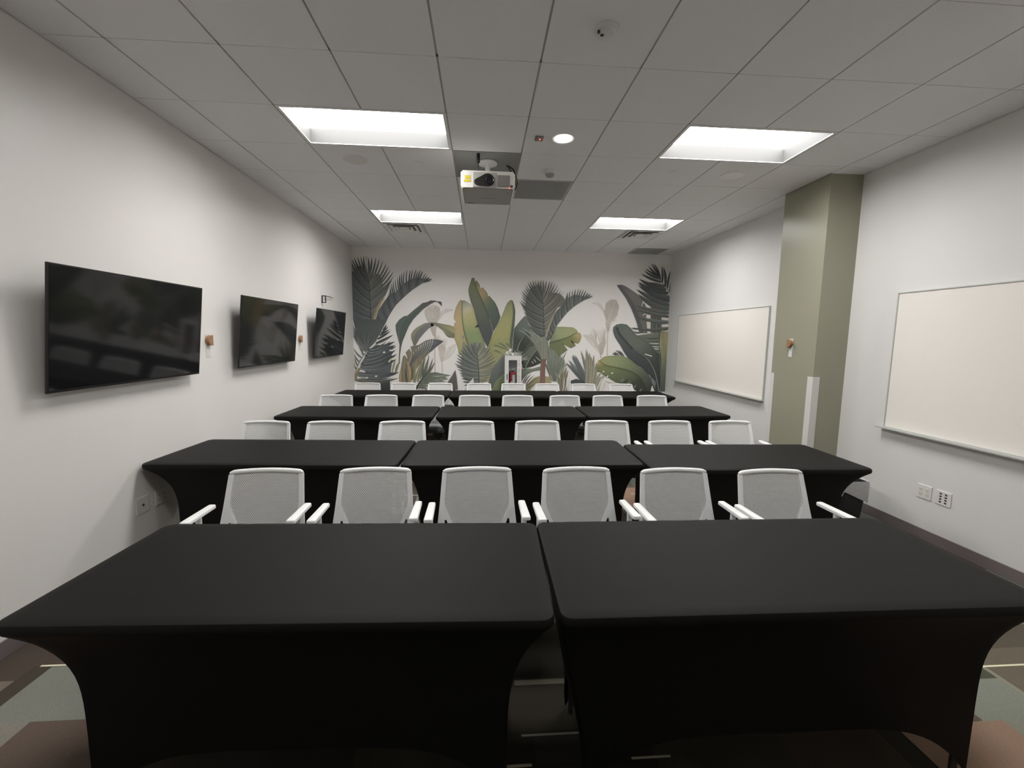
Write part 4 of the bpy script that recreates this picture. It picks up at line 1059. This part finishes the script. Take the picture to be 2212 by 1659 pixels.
for op in MURAL:
    k = op[0]
    if k == 'B':
        p = [V2(q) for q in op[1]]
        blade(p[0], p[1], p[2], op[2] * S, op[3], op[4])
    elif k == 'F':
        ra, en = smooth_line(op[1], 40), smooth_line(op[2], 60)
        n, r0, r1, g, wd, bend, cols = op[3:10]
        for i in range(n):
            s = (i + .5) / n
            a = at(ra, r0 + (r1 - r0) * s)
            b = at(en, s + random.uniform(-.12, .12) / n)
            d = b - a
            q = Vector((-d.y, d.x))
            mid = a + d * .5 + q * bend * random.uniform(.7, 1.3) - Vector((0, 0))
            c = cols[i % len(cols)]
            c2 = mixc(c, (58, 60, 60) if sum(c) < 480 else c, .45)
            blade(a, mid, b, wd * S * random.uniform(.8, 1.15), c, c2)
    elif k == 'S':
        pl = smooth_line(op[1], 14)
        A, B = [], []
        for i, p in enumerate(pl):
            d = (pl[min(i + 1, 13)] - pl[max(i - 1, 0)]).normalized()
            q = Vector((-d.y, d.x))
            h = (op[2] + (op[3] - op[2]) * i / 13) * .5 * S
            A.append(p + q * h); B.append(p - q * h)
        c = pig(op[4])
        strip(A, B, [c] * 14, [c] * 14)
    elif k == 'P':
        pts = [V2(q) for q in op[1]]
        tri = geometry.tessellate_polygon([[Vector((p.x, p.y, 0)) for p in pts]])
        zs = [p.y for p in pts]
        z0, z1 = min(zs), max(zs)
        cols = [pig(mixc(op[2], op[3], (z1 - p.y) / max(1e-6, z1 - z0)), random.uniform(.95, 1.05)) for p in pts]
        put(pts, [tuple(t) for t in tri], cols)
    elif k == 'L':
        n = 64
        Lp, Mp, Rp = resample(op[1], n), smooth_line(op[2], n), resample(op[3], n)
        stops, vein = op[4], op[5] or (0, 0)
        def colr(t, side):
            for a, b in zip(stops, stops[1:]):
                if a[0] <= t <= b[0]:
                    return mixc(a[1 + side], b[1 + side], (t - a[0]) / max(1e-6, b[0] - a[0]))
            return stops[-1][1 + side]
        for side, E in ((0, Lp), (1, Rp)):
            W = 5
            pts, cols, fs = [], [], []
            for i in range(n):
                t = i / (n - 1)
                for w_ in range(W + 1):
                    u = w_ / W
                    pts.append(Mp[i].lerp(E[i], u))
                    v = 1 + vein[1] * (1.0 if vein[1] > .2 else .5) * math.sin(2 * math.pi * (vein[0] * (t - .10 * u))) * (0.4 + .6 * u)
                    edge = .90 if w_ == W else (.93 if w_ == 0 else 1.0)
                    cols.append(pig(colr(t, side), v * edge))
            for i in range(n - 1):
                for w_ in range(W):
                    a = i * (W + 1) + w_
                    fs.append((a, a + 1, a + W + 2, a + W + 1))
            put(pts, fs, cols)
mural = mu.build('wall_mural', M_MURAL, None, fix=False)
mural.location = (0, YF, 0)
tag(mural, 'painted mural of palms and banana leaves covering the far wall', 'mural')

# ------------------------------------------------------------------ wall screens
def screen(yc, lab):
    r = thing('wall_screen', lab, 'television', (XL, yc, 1.68), 0, 'wall screens')
    W, H = 1.252, .708
    T = Matrix.Translation((.115, 0, 0)) @ Matrix.Rotation(math.radians(5.8), 4, 'Y')
    b = MB()
    b.rbox(-.013, 0.0, -W / 2, W / 2, -H / 2, H / 2, .003)
    b.rbox(-.034, -.010, -W / 2 + .05, W / 2 - .05, -H / 2 + .03, H / 2 - .05, .006)
    b.rbox(-.058, -.03, -W * .35, W * .35, -H * .42, H * .2, .01)
    b.build('casing', M_BEZEL, r, M=T)
    MB().box(0.0, .0012, -W / 2 + .009, W / 2 - .009, -H / 2 + .016, H / 2 - .009).build('display', M_SCREEN, r, M=T)
    m = MB()
    m.box(0, .012, -.25, .25, -.14, .14).box(.012, .055, -.20, -.17, -.16, .17).box(.012, .055, .17, .20, -.16, .17)
    m.build('wall_bracket', M_BLACK, r)
    return r
screen(3.081, 'large black screen tilted on the side wall, closest to the camera')
screen(4.906, 'black screen on the side wall, between the other two screens')
screen(6.764, 'black screen on the side wall closest to the mural, under the small bracket')

# ------------------------------------------------------------------ wooden wall hooks
def hook(lab, M):
    r = thing('wall_hook', lab, 'hook', (0, 0, 0), 0, 'wooden wall hooks')
    r.matrix_world = M
    prof = [(.028, .046)] + [(.028 - .062 * math.sin(math.pi * k / 14), .046 * math.cos(math.pi * k / 14)) for k in range(1, 14)] + [(.028, -.046)]
    MB().prism(prof, 'x', .004, .036).build('knob', M_WOOD, r)
    MB().rbox(0, .004, -.026, .028, -.150, .052, .0015).build('adhesive_strip', M_STRIP, r)
hook('half-round wooden hook on the side wall just past the largest screen', Matrix.Translation((XL, 3.965, 1.603)))
hook('half-round wooden hook on the side wall just past the middle screen', Matrix.Translation((XL, 5.868, 1.603)))
hook('half-round wooden hook on the green pillar', Matrix.Translation((XC, 4.47, 1.63)) @ Matrix.Rotation(math.pi, 4, 'Z') @ Matrix.Scale(-1, 4, (0, 1, 0)))

# small bracket above the far screen
r = thing('wall_bracket', 'small black square loop with a thin rod above the screen by the mural', 'bracket', (XL, 6.72, 2.197))
MB().rbox(0, .006, -.03, .05, -.04, .12, .002).build('plate', M_PLATE, r)
m = MB()
m.box(.006, .016, -.012, .012, -.055, .055).box(.056, .066, -.012, .012, -.055, .055).box(.016, .056, -.012, .012, -.055, -.043).box(.016, .056, -.012, .012, .043, .055)
m.build('loop', M_BLACK, r)
MB().tube([(.05, .012, .05), (.05, .2, .055), (.03, .40, .05)], .006, 8).build('rod', M_SOCK, r)

# ------------------------------------------------------------------ wall plates
def plate(lab, M, kind):
    r = thing('wall_plate', lab, 'outlet', (0, 0, 0), 0, 'wall plates')
    r.matrix_world = M
    MB().rbox(0, .007, -.058, .058, -.058, .058, .003).build('cover', M_PLATE, r)
    if kind == 'power':
        for y in (-.026, .026):
            s = MB().rbox(.006, .0085, y - .017, y + .017, -.036, .036, .001).build('socket', M_LABEL, r)
            m = MB()
            for z in (-.019, .019):
                m.box(.0084, .0089, y - .008, y - .0055, z - .006, z + .006).box(.0084, .0089, y + .0055, y + .008, z - .006, z + .006).box(.0084, .0089, y - .003, y + .003, z - .013, z - .009)
            m.build('slot', M_SOCK, s)
    elif kind == 'data':
        for y in (-.020, .020):
            for k in range(4):
                z = .034 - .0225 * k
                MB().box(.0065, .0075, y - .0085, y + .0085, z - .007, z + .007).build('data_port', M_SOCK, r)
    else:
        MB().lathe([(.009, .006), (.009, .0095), (.004, .010)], 14, (0, 0, 0), 'x').build('connector', M_SOCK, r)
flip = Matrix.Rotation(math.pi, 4, 'Z')
plate('square power outlet plate low on the wall under the nearer whiteboard, beside the data plate', Matrix.Translation((XR, 3.21, .408)) @ flip, 'power')
plate('square data plate with eight ports low on the wall under the nearer whiteboard', Matrix.Translation((XR, 3.061, .408)) @ flip, 'data')
plate('square plate low on the side wall under the largest screen, nearer one of two', Matrix.Translation((XL, 3.115, .432)), 'coax')
plate('square plate low on the side wall under the largest screen, beside the second table row', Matrix.Translation((XL, 3.292, .432)), 'power')

# ------------------------------------------------------------------ whiteboards
def whiteboard(y0, y1, x, lab):
    z0, z1 = .88, 2.10
    r = thing('whiteboard', lab, 'whiteboard', (x, (y0 + y1) / 2, z0), 0, 'whiteboards')
    h, L = z1 - z0, (y1 - y0) / 2
    MB().box(-.014, -.002, -L + .008, L - .008, .008, h - .008).build('writing_surface', M_BOARD, r)
    f = MB()
    q = .009
    f.box(-.020, 0, -L, -L + q, 0, h).box(-.020, 0, L - q, L, 0, h).box(-.020, 0, -L + q, L - q, h - q, h).box(-.020, 0, -L + q, L - q, 0, q)
    f.build('frame', M_ALU, r)
    MB().prism([(-.075, .004), (-.075, -.006), (-.0, -.016), (0, .0), (-.018, .0), (-.07, -.001)], 'y', -L + .0, L + .03).build('pen_tray', M_ALU, r)
whiteboard(1.08, 3.62, XR, 'large wall whiteboard nearer the camera, cut by the picture edge')
whiteboard(5.257, 7.797, XRB, 'wall whiteboard between the green pillar and the mural')

# corner guards on the pillar
g = MB()
g.box(XC - .004, XC, YC0, YC0 + .07, .095, 1.292).box(XC - .004, XC + .07, YC0 - .004, YC0, .095, 1.292)
tag(g.build('corner_guard', M_GUARD), 'white plastic corner guard on the near corner of the green pillar', 'corner guard', 'pillar corner guards')
g = MB()
g.box(XC - .004, XC, YC1 - .055, YC1, .095, 1.285).box(XC - .004, XC + .07, YC1, YC1 + .004, .095, 1.285)
tag(g.build('corner_guard', M_GUARD), 'white plastic corner guard on the pillar corner next to the farther whiteboard', 'corner guard', 'pillar corner guards')

# ------------------------------------------------------------------ fire extinguisher cabinet
r = thing('extinguisher_cabinet', 'white fire extinguisher cabinet with glass door on the mural wall', 'cabinet', (.587, YF - .011, .62))
# local: x -.157..157, z 0..0.677, y toward room negative
a, h, D = .157, .677, .13
m = MB()
m.box(-a, a, -.006, 0, 0, h).box(-a, -a + .004, -D, -.006, 0, h).box(a - .004, a, -D, -.006, 0, h).box(-a + .004, a - .004, -D, -.006, 0, .004).box(-a + .004, a - .004, -D, -.006, h - .004, h)
m.build('box', M_CABG, r)
gx0, gx1, gz0, gz1 = -.087, .076, .06, .598
m = MB()
m.box(-a - .004, gx0, -D - .012, -D, -.004, h + .004).box(gx1, a + .004, -D - .012, -D, -.004, h + .004).box(gx0, gx1, -D - .012, -D, -.004, gz0).box(gx0, gx1, -D - .012, -D, gz1, h + .004)
door = m.build('door', M_CABW, r)
MB().box(gx0, gx1, -D - .007, -D - .004, gz0, gz1).build('glass_pane', M_GLASS, door)
MB().rbox(-.122, -.108, -D - .018, -D - .011, .22, .33, .002).build('handle', M_SOCK, door)
def text_mesh(s, size, extrude):
    cu = bpy.data.curves.new('lettering_curve', 'FONT')
    cu.body = s; cu.size = size; cu.extrude = extrude; cu.align_x = 'CENTER'; cu.align_y = 'CENTER'
    to = bpy.data.objects.new('lettering_tmp', cu)
    COL.objects.link(to)
    dg = bpy.context.evaluated_depsgraph_get()
    me = bpy.data.meshes.new_from_object(to.evaluated_get(dg))
    bpy.data.objects.remove(to)
    return me
off = 0
for word in ('FIRE', 'EXTINGUISHER'):
    let = MB()
    for k, ch in enumerate(word):
        me = text_mesh(ch, .040, .0006)
        zc = gz1 - .006 - (off + k) * .0335
        vs = [(v.co.x + .115, -D - .0125 - v.co.z, v.co.y + zc) for v in me.vertices]
        let.add(vs, [tuple(p.vertices) for p in me.polygons])
    off += len(word) + 1
    lt = let.build('lettering', M_REDT, door)
    lt['label'] = 'red upright lettering ' + word
# the extinguisher
e = thing('fire_extinguisher', 'red fire extinguisher with white label inside the glass cabinet', 'fire extinguisher', (.585, YF - .085, .626))
MB().lathe([(.046, 0), (.052, .006), (.054, .02), (.054, .29), (.048, .33), (.03, .355), (.016, .362), (.016, .385)], 32).build('cylinder', M_RED, e, True)
m = MB()
A0, A1 = math.radians(205), math.radians(335)
n = 16
for zz0, zz1, a0, a1 in ((.10, .18, A0, A1), (.18, .31, math.radians(262), math.radians(345))):
    vs = []
    for k in range(n + 1):
        t = a0 + (a1 - a0) * k / n
        vs += [(.0548 * math.cos(t), .0548 * math.sin(t), zz0), (.0548 * math.cos(t), .0548 * math.sin(t), zz1)]
    m.add(vs, [(2 * k, 2 * k + 2, 2 * k + 3, 2 * k + 1) for k in range(n)])
m.build('paper_label', M_LABEL, e, True)
MB().rbox(-.02, .02, -.02, .02, .38, .41, .004).build('valve', M_STEEL, e)
MB().tube([(-.03, -.005, .40), (.02, -.01, .418), (.065, -.012, .43)], .007, 8).tube([(-.02, -.005, .392), (.03, -.01, .396), (.06, -.012, .39)], .006, 8).build('lever', M_STEEL, e, True)
MB().tube([(-.02, 0, .395), (-.055, -.005, .38), (-.066, -.005, .30), (-.06, -.005, .16)], .008, 8).build('hose', M_BLACK, e, True)

# ------------------------------------------------------------------ waste bin
r = thing('waste_bin', 'black waste bin with grey liner beside the second table row', 'bin', (3.40, 3.62, 0))
def rr(a, b, rad, n=5):
    out = []
    for cx_, cy_, s in ((a - rad, b - rad, 0), (-a + rad, b - rad, 1), (-a + rad, -b + rad, 2), (a - rad, -b + rad, 3)):
        for k in range(n + 1):
            t = math.pi / 2 * (s + k / n)
            out.append((cx_ + rad * math.cos(t), cy_ + rad * math.sin(t)))
    return out
def loft(rings):
    m = MB()
    n = len(rings[0])
    for q in rings: m.add(q, [])
    for i in range(len(rings) - 1):
        m.f += [(i * n + k, i * n + (k + 1) % n, (i + 1) * n + (k + 1) % n, (i + 1) * n + k) for k in range(n)]
    return m
rings = [[(p[0], p[1], z) for p in rr(a_, b_, .03)] for a_, b_, z in ((.10, .075, .004), (.105, .08, 0), (.13, .105, .385), (.124, .099, .385), (.10, .076, .02))]
m = loft(rings)
m.f.append(tuple(range(len(rings[0]))))
m.f.append(tuple(reversed(range(4 * len(rings[0]), 5 * len(rings[0])))))
m.build('bucket', M_BIN, r, True)
random.seed(11)
rings = []
for a_, b_, z, j in ((.122, .097, .33, 0), (.128, .103, .392, .0), (.136, .111, .396, .003), (.140, .115, .36, .006), (.142, .117, .345, .010)):
    rings.append([(p[0] * (1 + j * random.uniform(-2, 4)), p[1] * (1 + j * random.uniform(-2, 4)), z + ((random.uniform(-.05, .03) - (.12 if p[0] > .05 else 0)) if j > .007 else 0)) for p in rr(a_, b_, .035)])
loft(rings).build('liner', M_BAG, r, True)
MB().tube([(-.13, -.11, .35), (-.15, -.13, .32), (-.155, -.13, .27)], [.012, .016, .006], 8).build('liner_knot', M_BAG, r, True)

# ------------------------------------------------------------------ tables in stretch covers
HT = .74
def inset_f(z, h, p):
    s = max(0.0, min(1.0, (h - .035 - z) / .5))
    return 1 - (1 - s) ** p
def make_cover(L, D, h, insL, insR, pL, pR, yf, yb):
    """stretch cover: flat rounded top, four panels drawn in to the four feet, arched hems between the feet"""
    a, b, rad = L / 2, D / 2, .045
    m = MB()
    def outline(da, z, n=8):
        return [(p[0], p[1], z) for p in rr(a - da, b - da, rad, n)]
    rings = [outline(.16, h + .001), outline(.05, h), outline(.012, h - .001), outline(.004, h - .005), outline(0, h - .014), outline(0, h - .030)]
    n = len(rings[0])
    o = m.add([p for q in rings for p in q], [])
    for i in range(len(rings) - 1):
        m.f += [(o + i * n + k, o + i * n + (k + 1) % n, o + (i + 1) * n + (k + 1) % n, o + (i + 1) * n + k) for k in range(n)]
    m.f.append(tuple(o + k for k in range(n)))
    NE, NL, NZ, zt = 24, 44, 22, h - .030
    path = [('F', k / NL) for k in range(NL)] + [('R', k / NE) for k in range(NE)] + [('B', 1 - k / NL) for k in range(NL)] + [('L', 1 - k / NE) for k in range(NE)]
    cols = []
    for kind, u in path:
        if kind in 'FB':
            T = Vector((-a + 2 * a * u, -b if kind == 'F' else b))
            hz = (.23 if kind == 'F' else .24) * (1 - abs(2 * u - 1) ** 5)
            ye = yf if kind == 'F' else yb
        else:
            T = Vector((a if kind == 'R' else -a, -b + 2 * b * u))
            hz = .22 * (1 - abs(2 * u - 1) ** 6)
            ye = yf + (yb - yf) * u
        cx_ = max(-a + rad, min(a - rad, T.x)); cy_ = max(-b + rad, min(b - rad, T.y))
        dv = Vector((T.x - cx_, T.y - cy_))
        if abs(dv.x) > 1e-6 and abs(dv.y) > 1e-6:
            dv = dv.normalized() * rad
            T = Vector((cx_ + dv.x, cy_ + dv.y))
        col = []
        wr = max(0.0, min(1.0, (T.y + b) / (2 * b)))
        for j in range(NZ + 1):
            t = (j / NZ) ** 1.5
            z = zt + (hz - zt) * t
            e = (T.x + a) / (2 * a)
            x = T.x + insL * inset_f(z, h, pL) * (1 - e) - insR * inset_f(z, h, pR) * e
            Fy = inset_f(z, h, 5.5) * (1 - wr) + inset_f(z, h, 14) * wr
            col.append((x, T.y + (ye - T.y) * Fy, z))
        cols.append(col)
    o = m.add([p for c in cols for p in c], [])
    K, N = NZ + 1, len(cols)
    for i in range(N):
        i2 = (i + 1) % N
        m.f += [(o + i * K + j, o + i * K + j + 1, o + i2 * K + j + 1, o + i2 * K + j) for j in range(NZ)]
    return m

def make_table(lab, insL, insR, pL, pR, L, D=.75):
    r = thing('covered_table', lab, 'table', (0, 0, 0), 0, 'black covered tables')
    yf, yb = -D / 2 + .05, .06
    make_cover(L, D, HT, insL, insR, pL, pR, yf, yb).build('stretch_cover', M_CLOTH, r, True)
    MB().rbox(-L / 2 + .022, L / 2 - .022, -D / 2 + .022, D / 2 - .022, HT - .034, HT - .006, .006).build('tabletop', M_TABLETOP, r)
    for x in (-L / 2 + insL + .03, L / 2 - insR - .03):
        for y in (yf + .03, yb - .03):
            MB().tube([(x, y, .002), (x, y, HT - .034)], .0125, 10).build('leg', M_DGREY, r)
    return r
TABLES = [
    (-.645, 1.70, -1.95, 0, .215, .155, 5.5, 3.3, 'black covered table at the front of the room, nearest the wall screens'),
    (1.175, 1.665, -.6, 0, .10, .205, 1.0, 5.5, 'black covered table at the front of the room, nearest the whiteboards'),
    (-1.505, 3.43, -2.3, 0, .21, .14, 5.0, 4.0, 'black covered table in the second row, against the screens wall'),
    (.315, 3.375, -1.2, 0, .13, .14, 4.0, 4.0, 'black covered table in the middle of the second row'),
    (2.095, 3.275, -1.35, -.022, .02, .21, 4.0, 5.0, 'black covered table in the second row, beside the waste bin'),
    (-1.46, 5.25, -1.0, 0, .21, .13, 5.0, 4.0, 'black covered table in the third row, against the screens wall'),
    (.345, 5.245, .4, 0, .13, .13, 4.0, 4.0, 'black covered table in the middle of the third row'),
    (2.142, 5.265, 1.0, 0, .13, .21, 4.0, 5.0, 'black covered table in the third row, nearest the farther whiteboard'),
    (-1.425, 6.925, -.6, 0, .21, .13, 5.0, 4.0, 'black covered table in the rearmost row, nearest the screens wall'),
    (.38, 6.90, -.6, 0, .13, .13, 4.0, 4.0, 'black covered table in the middle of the rearmost row'),
    (2.185, 6.875, -.6, 0, .13, .21, 4.0, 5.0, 'black covered table in the rearmost row, nearest the farther whiteboard')]
for (x, y, a, dz, iL, iR, pL, pR, lab) in TABLES:
    o = make_table(lab, iL, iR, pL, pR, {2.095: 1.685, .345: 1.775, 2.142: 1.785, -.645: 1.812, 1.175: 1.812, -1.505: 1.812, .315: 1.80}.get(x, 1.80))
    o.location = (x, y, 0)
    o.rotation_euler = (0, 0, math.radians(a))
    if dz: o.scale = (1, 1, (HT + dz) / HT)

# ------------------------------------------------------------------ chairs (facing the room front, -y)
def lerp_tab(tab, z):
    for (a, va), (b, vb) in zip(tab, tab[1:]):
        if a <= z <= b: return va + (vb - va) * (z - a) / (b - a)
    return tab[0][1] if z < tab[0][0] else tab[-1][1]
OW = [(.43, .247), (.52, .240), (.64, .228), (.80, .2155), (.86, .211)]
IW = [(.43, .115), (.515, .143), (.58, .170), (.625, .190), (.66, .198), (.80, .189), (.845, .186)]
def back_pt(x, z, off=0.0):
    y = .165 + .255 * (z - .43) + .030 * (1 - (x / .22) ** 2) + off
    return (x, y, z)
def sheet(m, cols, th):
    """cols: list of rows of (x,z); builds a thick sheet on the back surface"""
    R, C = len(cols), len(cols[0])
    o = m.add([back_pt(x, z, -th / 2) for row in cols for (x, z) in row] + [back_pt(x, z, th / 2) for row in cols for (x, z) in row], [])
    N = R * C
    for i in range(R - 1):
        for j in range(C - 1):
            a, b, c, d = i * C + j, i * C + j + 1, (i + 1) * C + j + 1, (i + 1) * C + j
            m.f += [(o + a, o + b, o + c, o + d), (o + N + d, o + N + c, o + N + b, o + N + a)]
    rim = [(0, j) for j in range(C)] + [(i, C - 1) for i in range(1, R)] + [(R - 1, j) for j in range(C - 2, -1, -1)] + [(i, 0) for i in range(R - 2, 0, -1)]
    for p, q in zip(rim, rim[1:] + rim[:1]):
        a, b = p[0] * C + p[1], q[0] * C + q[1]
        m.f.append((o + b, o + a, o + N + a, o + N + b))
def make_chair(lab, grp):
    r = thing('mesh_back_chair', lab, 'chair', (0, 0, 0), 0, grp)
    fr = MB()
    for s in (-1, 1):
        zs = [.562 + (.832 - .562) * k / 12 for k in range(13)]
        sheet(fr, [[(s * (lerp_tab(IW, z) + (lerp_tab(OW, z) - lerp_tab(IW, z)) * u / 3), z) for u in range(4)] for z in zs], .020)
        zs = [.43 + (.562 - .43) * k / 5 for k in range(6)]
        sheet(fr, [[(s * (lerp_tab(OW, z) - .040 * (1 - u)), z) for u in (0, 1)] for z in zs], .020)
        sheet(fr, [[(s * (lerp_tab(IW, z) + .024 * u), z) for u in (0, 1)] for z in zs], .018)
    sheet(fr, [[(-.125 + .25 * k / 10, z) for k in range(11)] for z in (.43, .455)], .018)
    fr.build('backrest_frame', M_LGREY, r, True)
    # top rail: flattened bar with rounded ends, slightly arched
    tr = MB()
    vs, n, C = [], 12, 25
    for i in range(C):
        u = -1 + 2 * i / (C - 1)
        x = .2105 * u
        e = (1 - abs(u) ** 24)
        zc = .842 + .004 * (1 - u * u) - .003 * max(0, abs(u) - .9) / .1
        for k in range(n):
            t = 2 * math.pi * k / n
            p = back_pt(x, zc)
            vs.append((x, p[1] + .015 * math.cos(t) * (.55 + .45 * e), zc + .0135 * math.sin(t) * (.5 + .5 * e)))
    fs = [(i * n + k, i * n + (k + 1) % n, (i + 1) * n + (k + 1) % n, (i + 1) * n + k) for i in range(C - 1) for k in range(n)]
    fs += [tuple(range(n)), tuple(reversed([(C - 1) * n + k for k in range(n)]))]
    tr.add(vs, fs)
    tr.build('top_rail', M_PADW, r, True)
    ms = MB()
    zs = [.45 + (.836 - .45) * k / 20 for k in range(21)]
    C = 13
    ms.add([back_pt((lerp_tab(IW, z) + .004) * (-1 + 2 * j / (C - 1)), z, -.002) for z in zs for j in range(C)],
           [(i * C + j, i * C + j + 1, (i + 1) * C + j + 1, (i + 1) * C + j) for i in range(20) for j in range(C - 1)])
    ms.build('backrest_mesh', M_MESH, r, True)
    st = MB()
    rings = []
    for (da, z) in ((.03, .425), (.004, .432), (0, .445), (.004, .466), (.02, .476), (.08, .480)):
        rings.append([(p[0], p[1] + .02, z - (.012 * max(0, -(p[1] + .1)) / .1 if z > .44 else 0)) for p in rr(.235 - da, .205 - da, .07, 6)])
    st = loft(rings)
    k_ = len(rings[0])
    st.f.append(tuple(range(k_))); st.f.append(tuple(reversed(range(5 * k_, 6 * k_))))
    st.build('seat', M_SEAT, r, True)
    sp_ = MB()
    for s in (-1, 1):
        sp_.tube([(s * .08, .02, .405), (s * .14, .16, .405), (s * .20, .20, .43), (s * .228, .185, .50)], .012, 8)
    sp_.rbox(-.10, .10, -.10, .10, .375, .425, .015)
    sp_.build('seat_support', M_LGREY, r, True)
    for s in (-1, 1):
        ar = MB()
        ar.tube([(s * .12, .03, .40), (s * .22, .03, .405), (s * .262, .035, .44), (s * .268, .05, .55), (s * .268, .055, .664)], [.014, .015, .016, .016, .015], 10)
        arm = ar.build('armrest', M_LGREY, r, True)
        pd = MB()
        rings = []
        for (d, z) in ((.004, .660), (0, .663), (0, .676), (.002, .680), (.006, .682)):
            rg = []
            for p in rr(.0245 - d, .125 - d, .012 - d * .5, 5):
                w = 1.0 - .18 * max(0, p[1]) / .125
                rg.append((s * .268 + p[0] * w, .060 + p[1], z))
            rings.append(rg)
        pd = loft(rings)
        k_ = len(rings[0])
        pd.f.append(tuple(range(k_))); pd.f.append(tuple(reversed(range(4 * k_, 5 * k_))))
        pd.build('armrest_pad', M_PADW, arm, True)
    MB().lathe([(.028, .09), (.028, .24), (.016, .242), (.016, .38)], 16).build('gas_column', M_STEEL, r, True)
    bs = MB()
    bs.lathe([(.045, .075), (.045, .105), (.034, .118)], 18)
    for k in range(5):
        t = math.radians(90 + 72 * k)
        d = Vector((math.cos(t), math.sin(t), 0))
        bs.tube([d * .03 + Vector((0, 0, .092)), d * .12 + Vector((0, 0, .082)), d * .215 + Vector((0, 0, .068))], [.020, .017, .012], 8)
    base = bs.build('base', M_LGREY, r, True)
    for k in range(5):
        t = math.radians(90 + 72 * k)
        c_ = MB()
        for s in (-1, 1):
            cx_, cy_ = .215 * math.cos(t), .215 * math.sin(t)
            q = Vector((-math.sin(t), math.cos(t), 0)) * s * .010
            nn = 14
            ring0 = [Vector((cx_, cy_, .026)) + q + Vector((math.cos(t), math.sin(t), 0)) * .026 * math.cos(w * 2 * math.pi / nn) + Vector((0, 0, .026)) * math.sin(w * 2 * math.pi / nn) for w in range(nn)]
            q2 = q.normalized() * .012
            c_.add(ring0 + [p + q2 for p in ring0], [tuple(range(nn)), tuple(reversed(range(nn, 2 * nn)))] + [(w, nn + w, nn + (w + 1) % nn, (w + 1) % nn) for w in range(nn)])
        c_.tube([(.215 * math.cos(t), .215 * math.sin(t), .03), (.215 * math.cos(t), .215 * math.sin(t), .062)], .007, 8)
        c_.build('caster', M_DGREY, base, True)
    return r

# x of each backrest and y of its top rail
ROWS = [
    ('front', [(-1.29, 2.60), (-.648, 2.60), (-.03, 2.59), (.588, 2.57), (1.195, 2.53), (1.80, 2.49)], .855, 'chairs behind the front tables'),
    ('second', [(-2.005, 4.07), (-1.42, 4.06), (-.757, 4.06), (-.10, 4.05), (.532, 4.06), (1.22, 4.06), (1.85, 4.05), (2.465, 4.04)], .855, 'chairs behind the second row of tables'),
    ('third', [(-1.97, 5.87), (-1.372, 5.87), (-.738, 5.86), (-.107, 5.86), (.49, 5.86), (1.15, 5.86), (1.765, 5.87), (2.41, 5.88)], .853, 'chairs behind the third row of tables'),
    ('rearmost', [(-2.0, 7.57), (-1.385, 7.57), (-.745, 7.57), (-.06, 7.57), (.555, 7.57), (1.165, 7.57), (1.83, 7.57), (2.52, 7.57)], .830, 'chairs behind the rearmost tables')]
ORD = ['first', 'second', 'third', 'fourth', 'fifth', 'sixth', 'seventh', 'eighth']
random.seed(5)
proto = None
for nm, places, zt, grp in ROWS:
    for k, (x, y) in enumerate(places):
        lab = 'white mesh-back armchair in the %s row, %s seat from the wall with screens' % (nm, ORD[k])
        if proto is None:
            o = proto = make_chair(lab, grp)
        else:
            o = copy_tree(proto)
        o['label'] = lab
        o['group'] = grp
        a = math.radians(random.uniform(-2.2, 2.2))
        o.rotation_euler = (0, 0, a)
        o.location = (x + .27 * math.sin(a), y - .30, 0)
        o.scale = (1, 1, zt / .855)
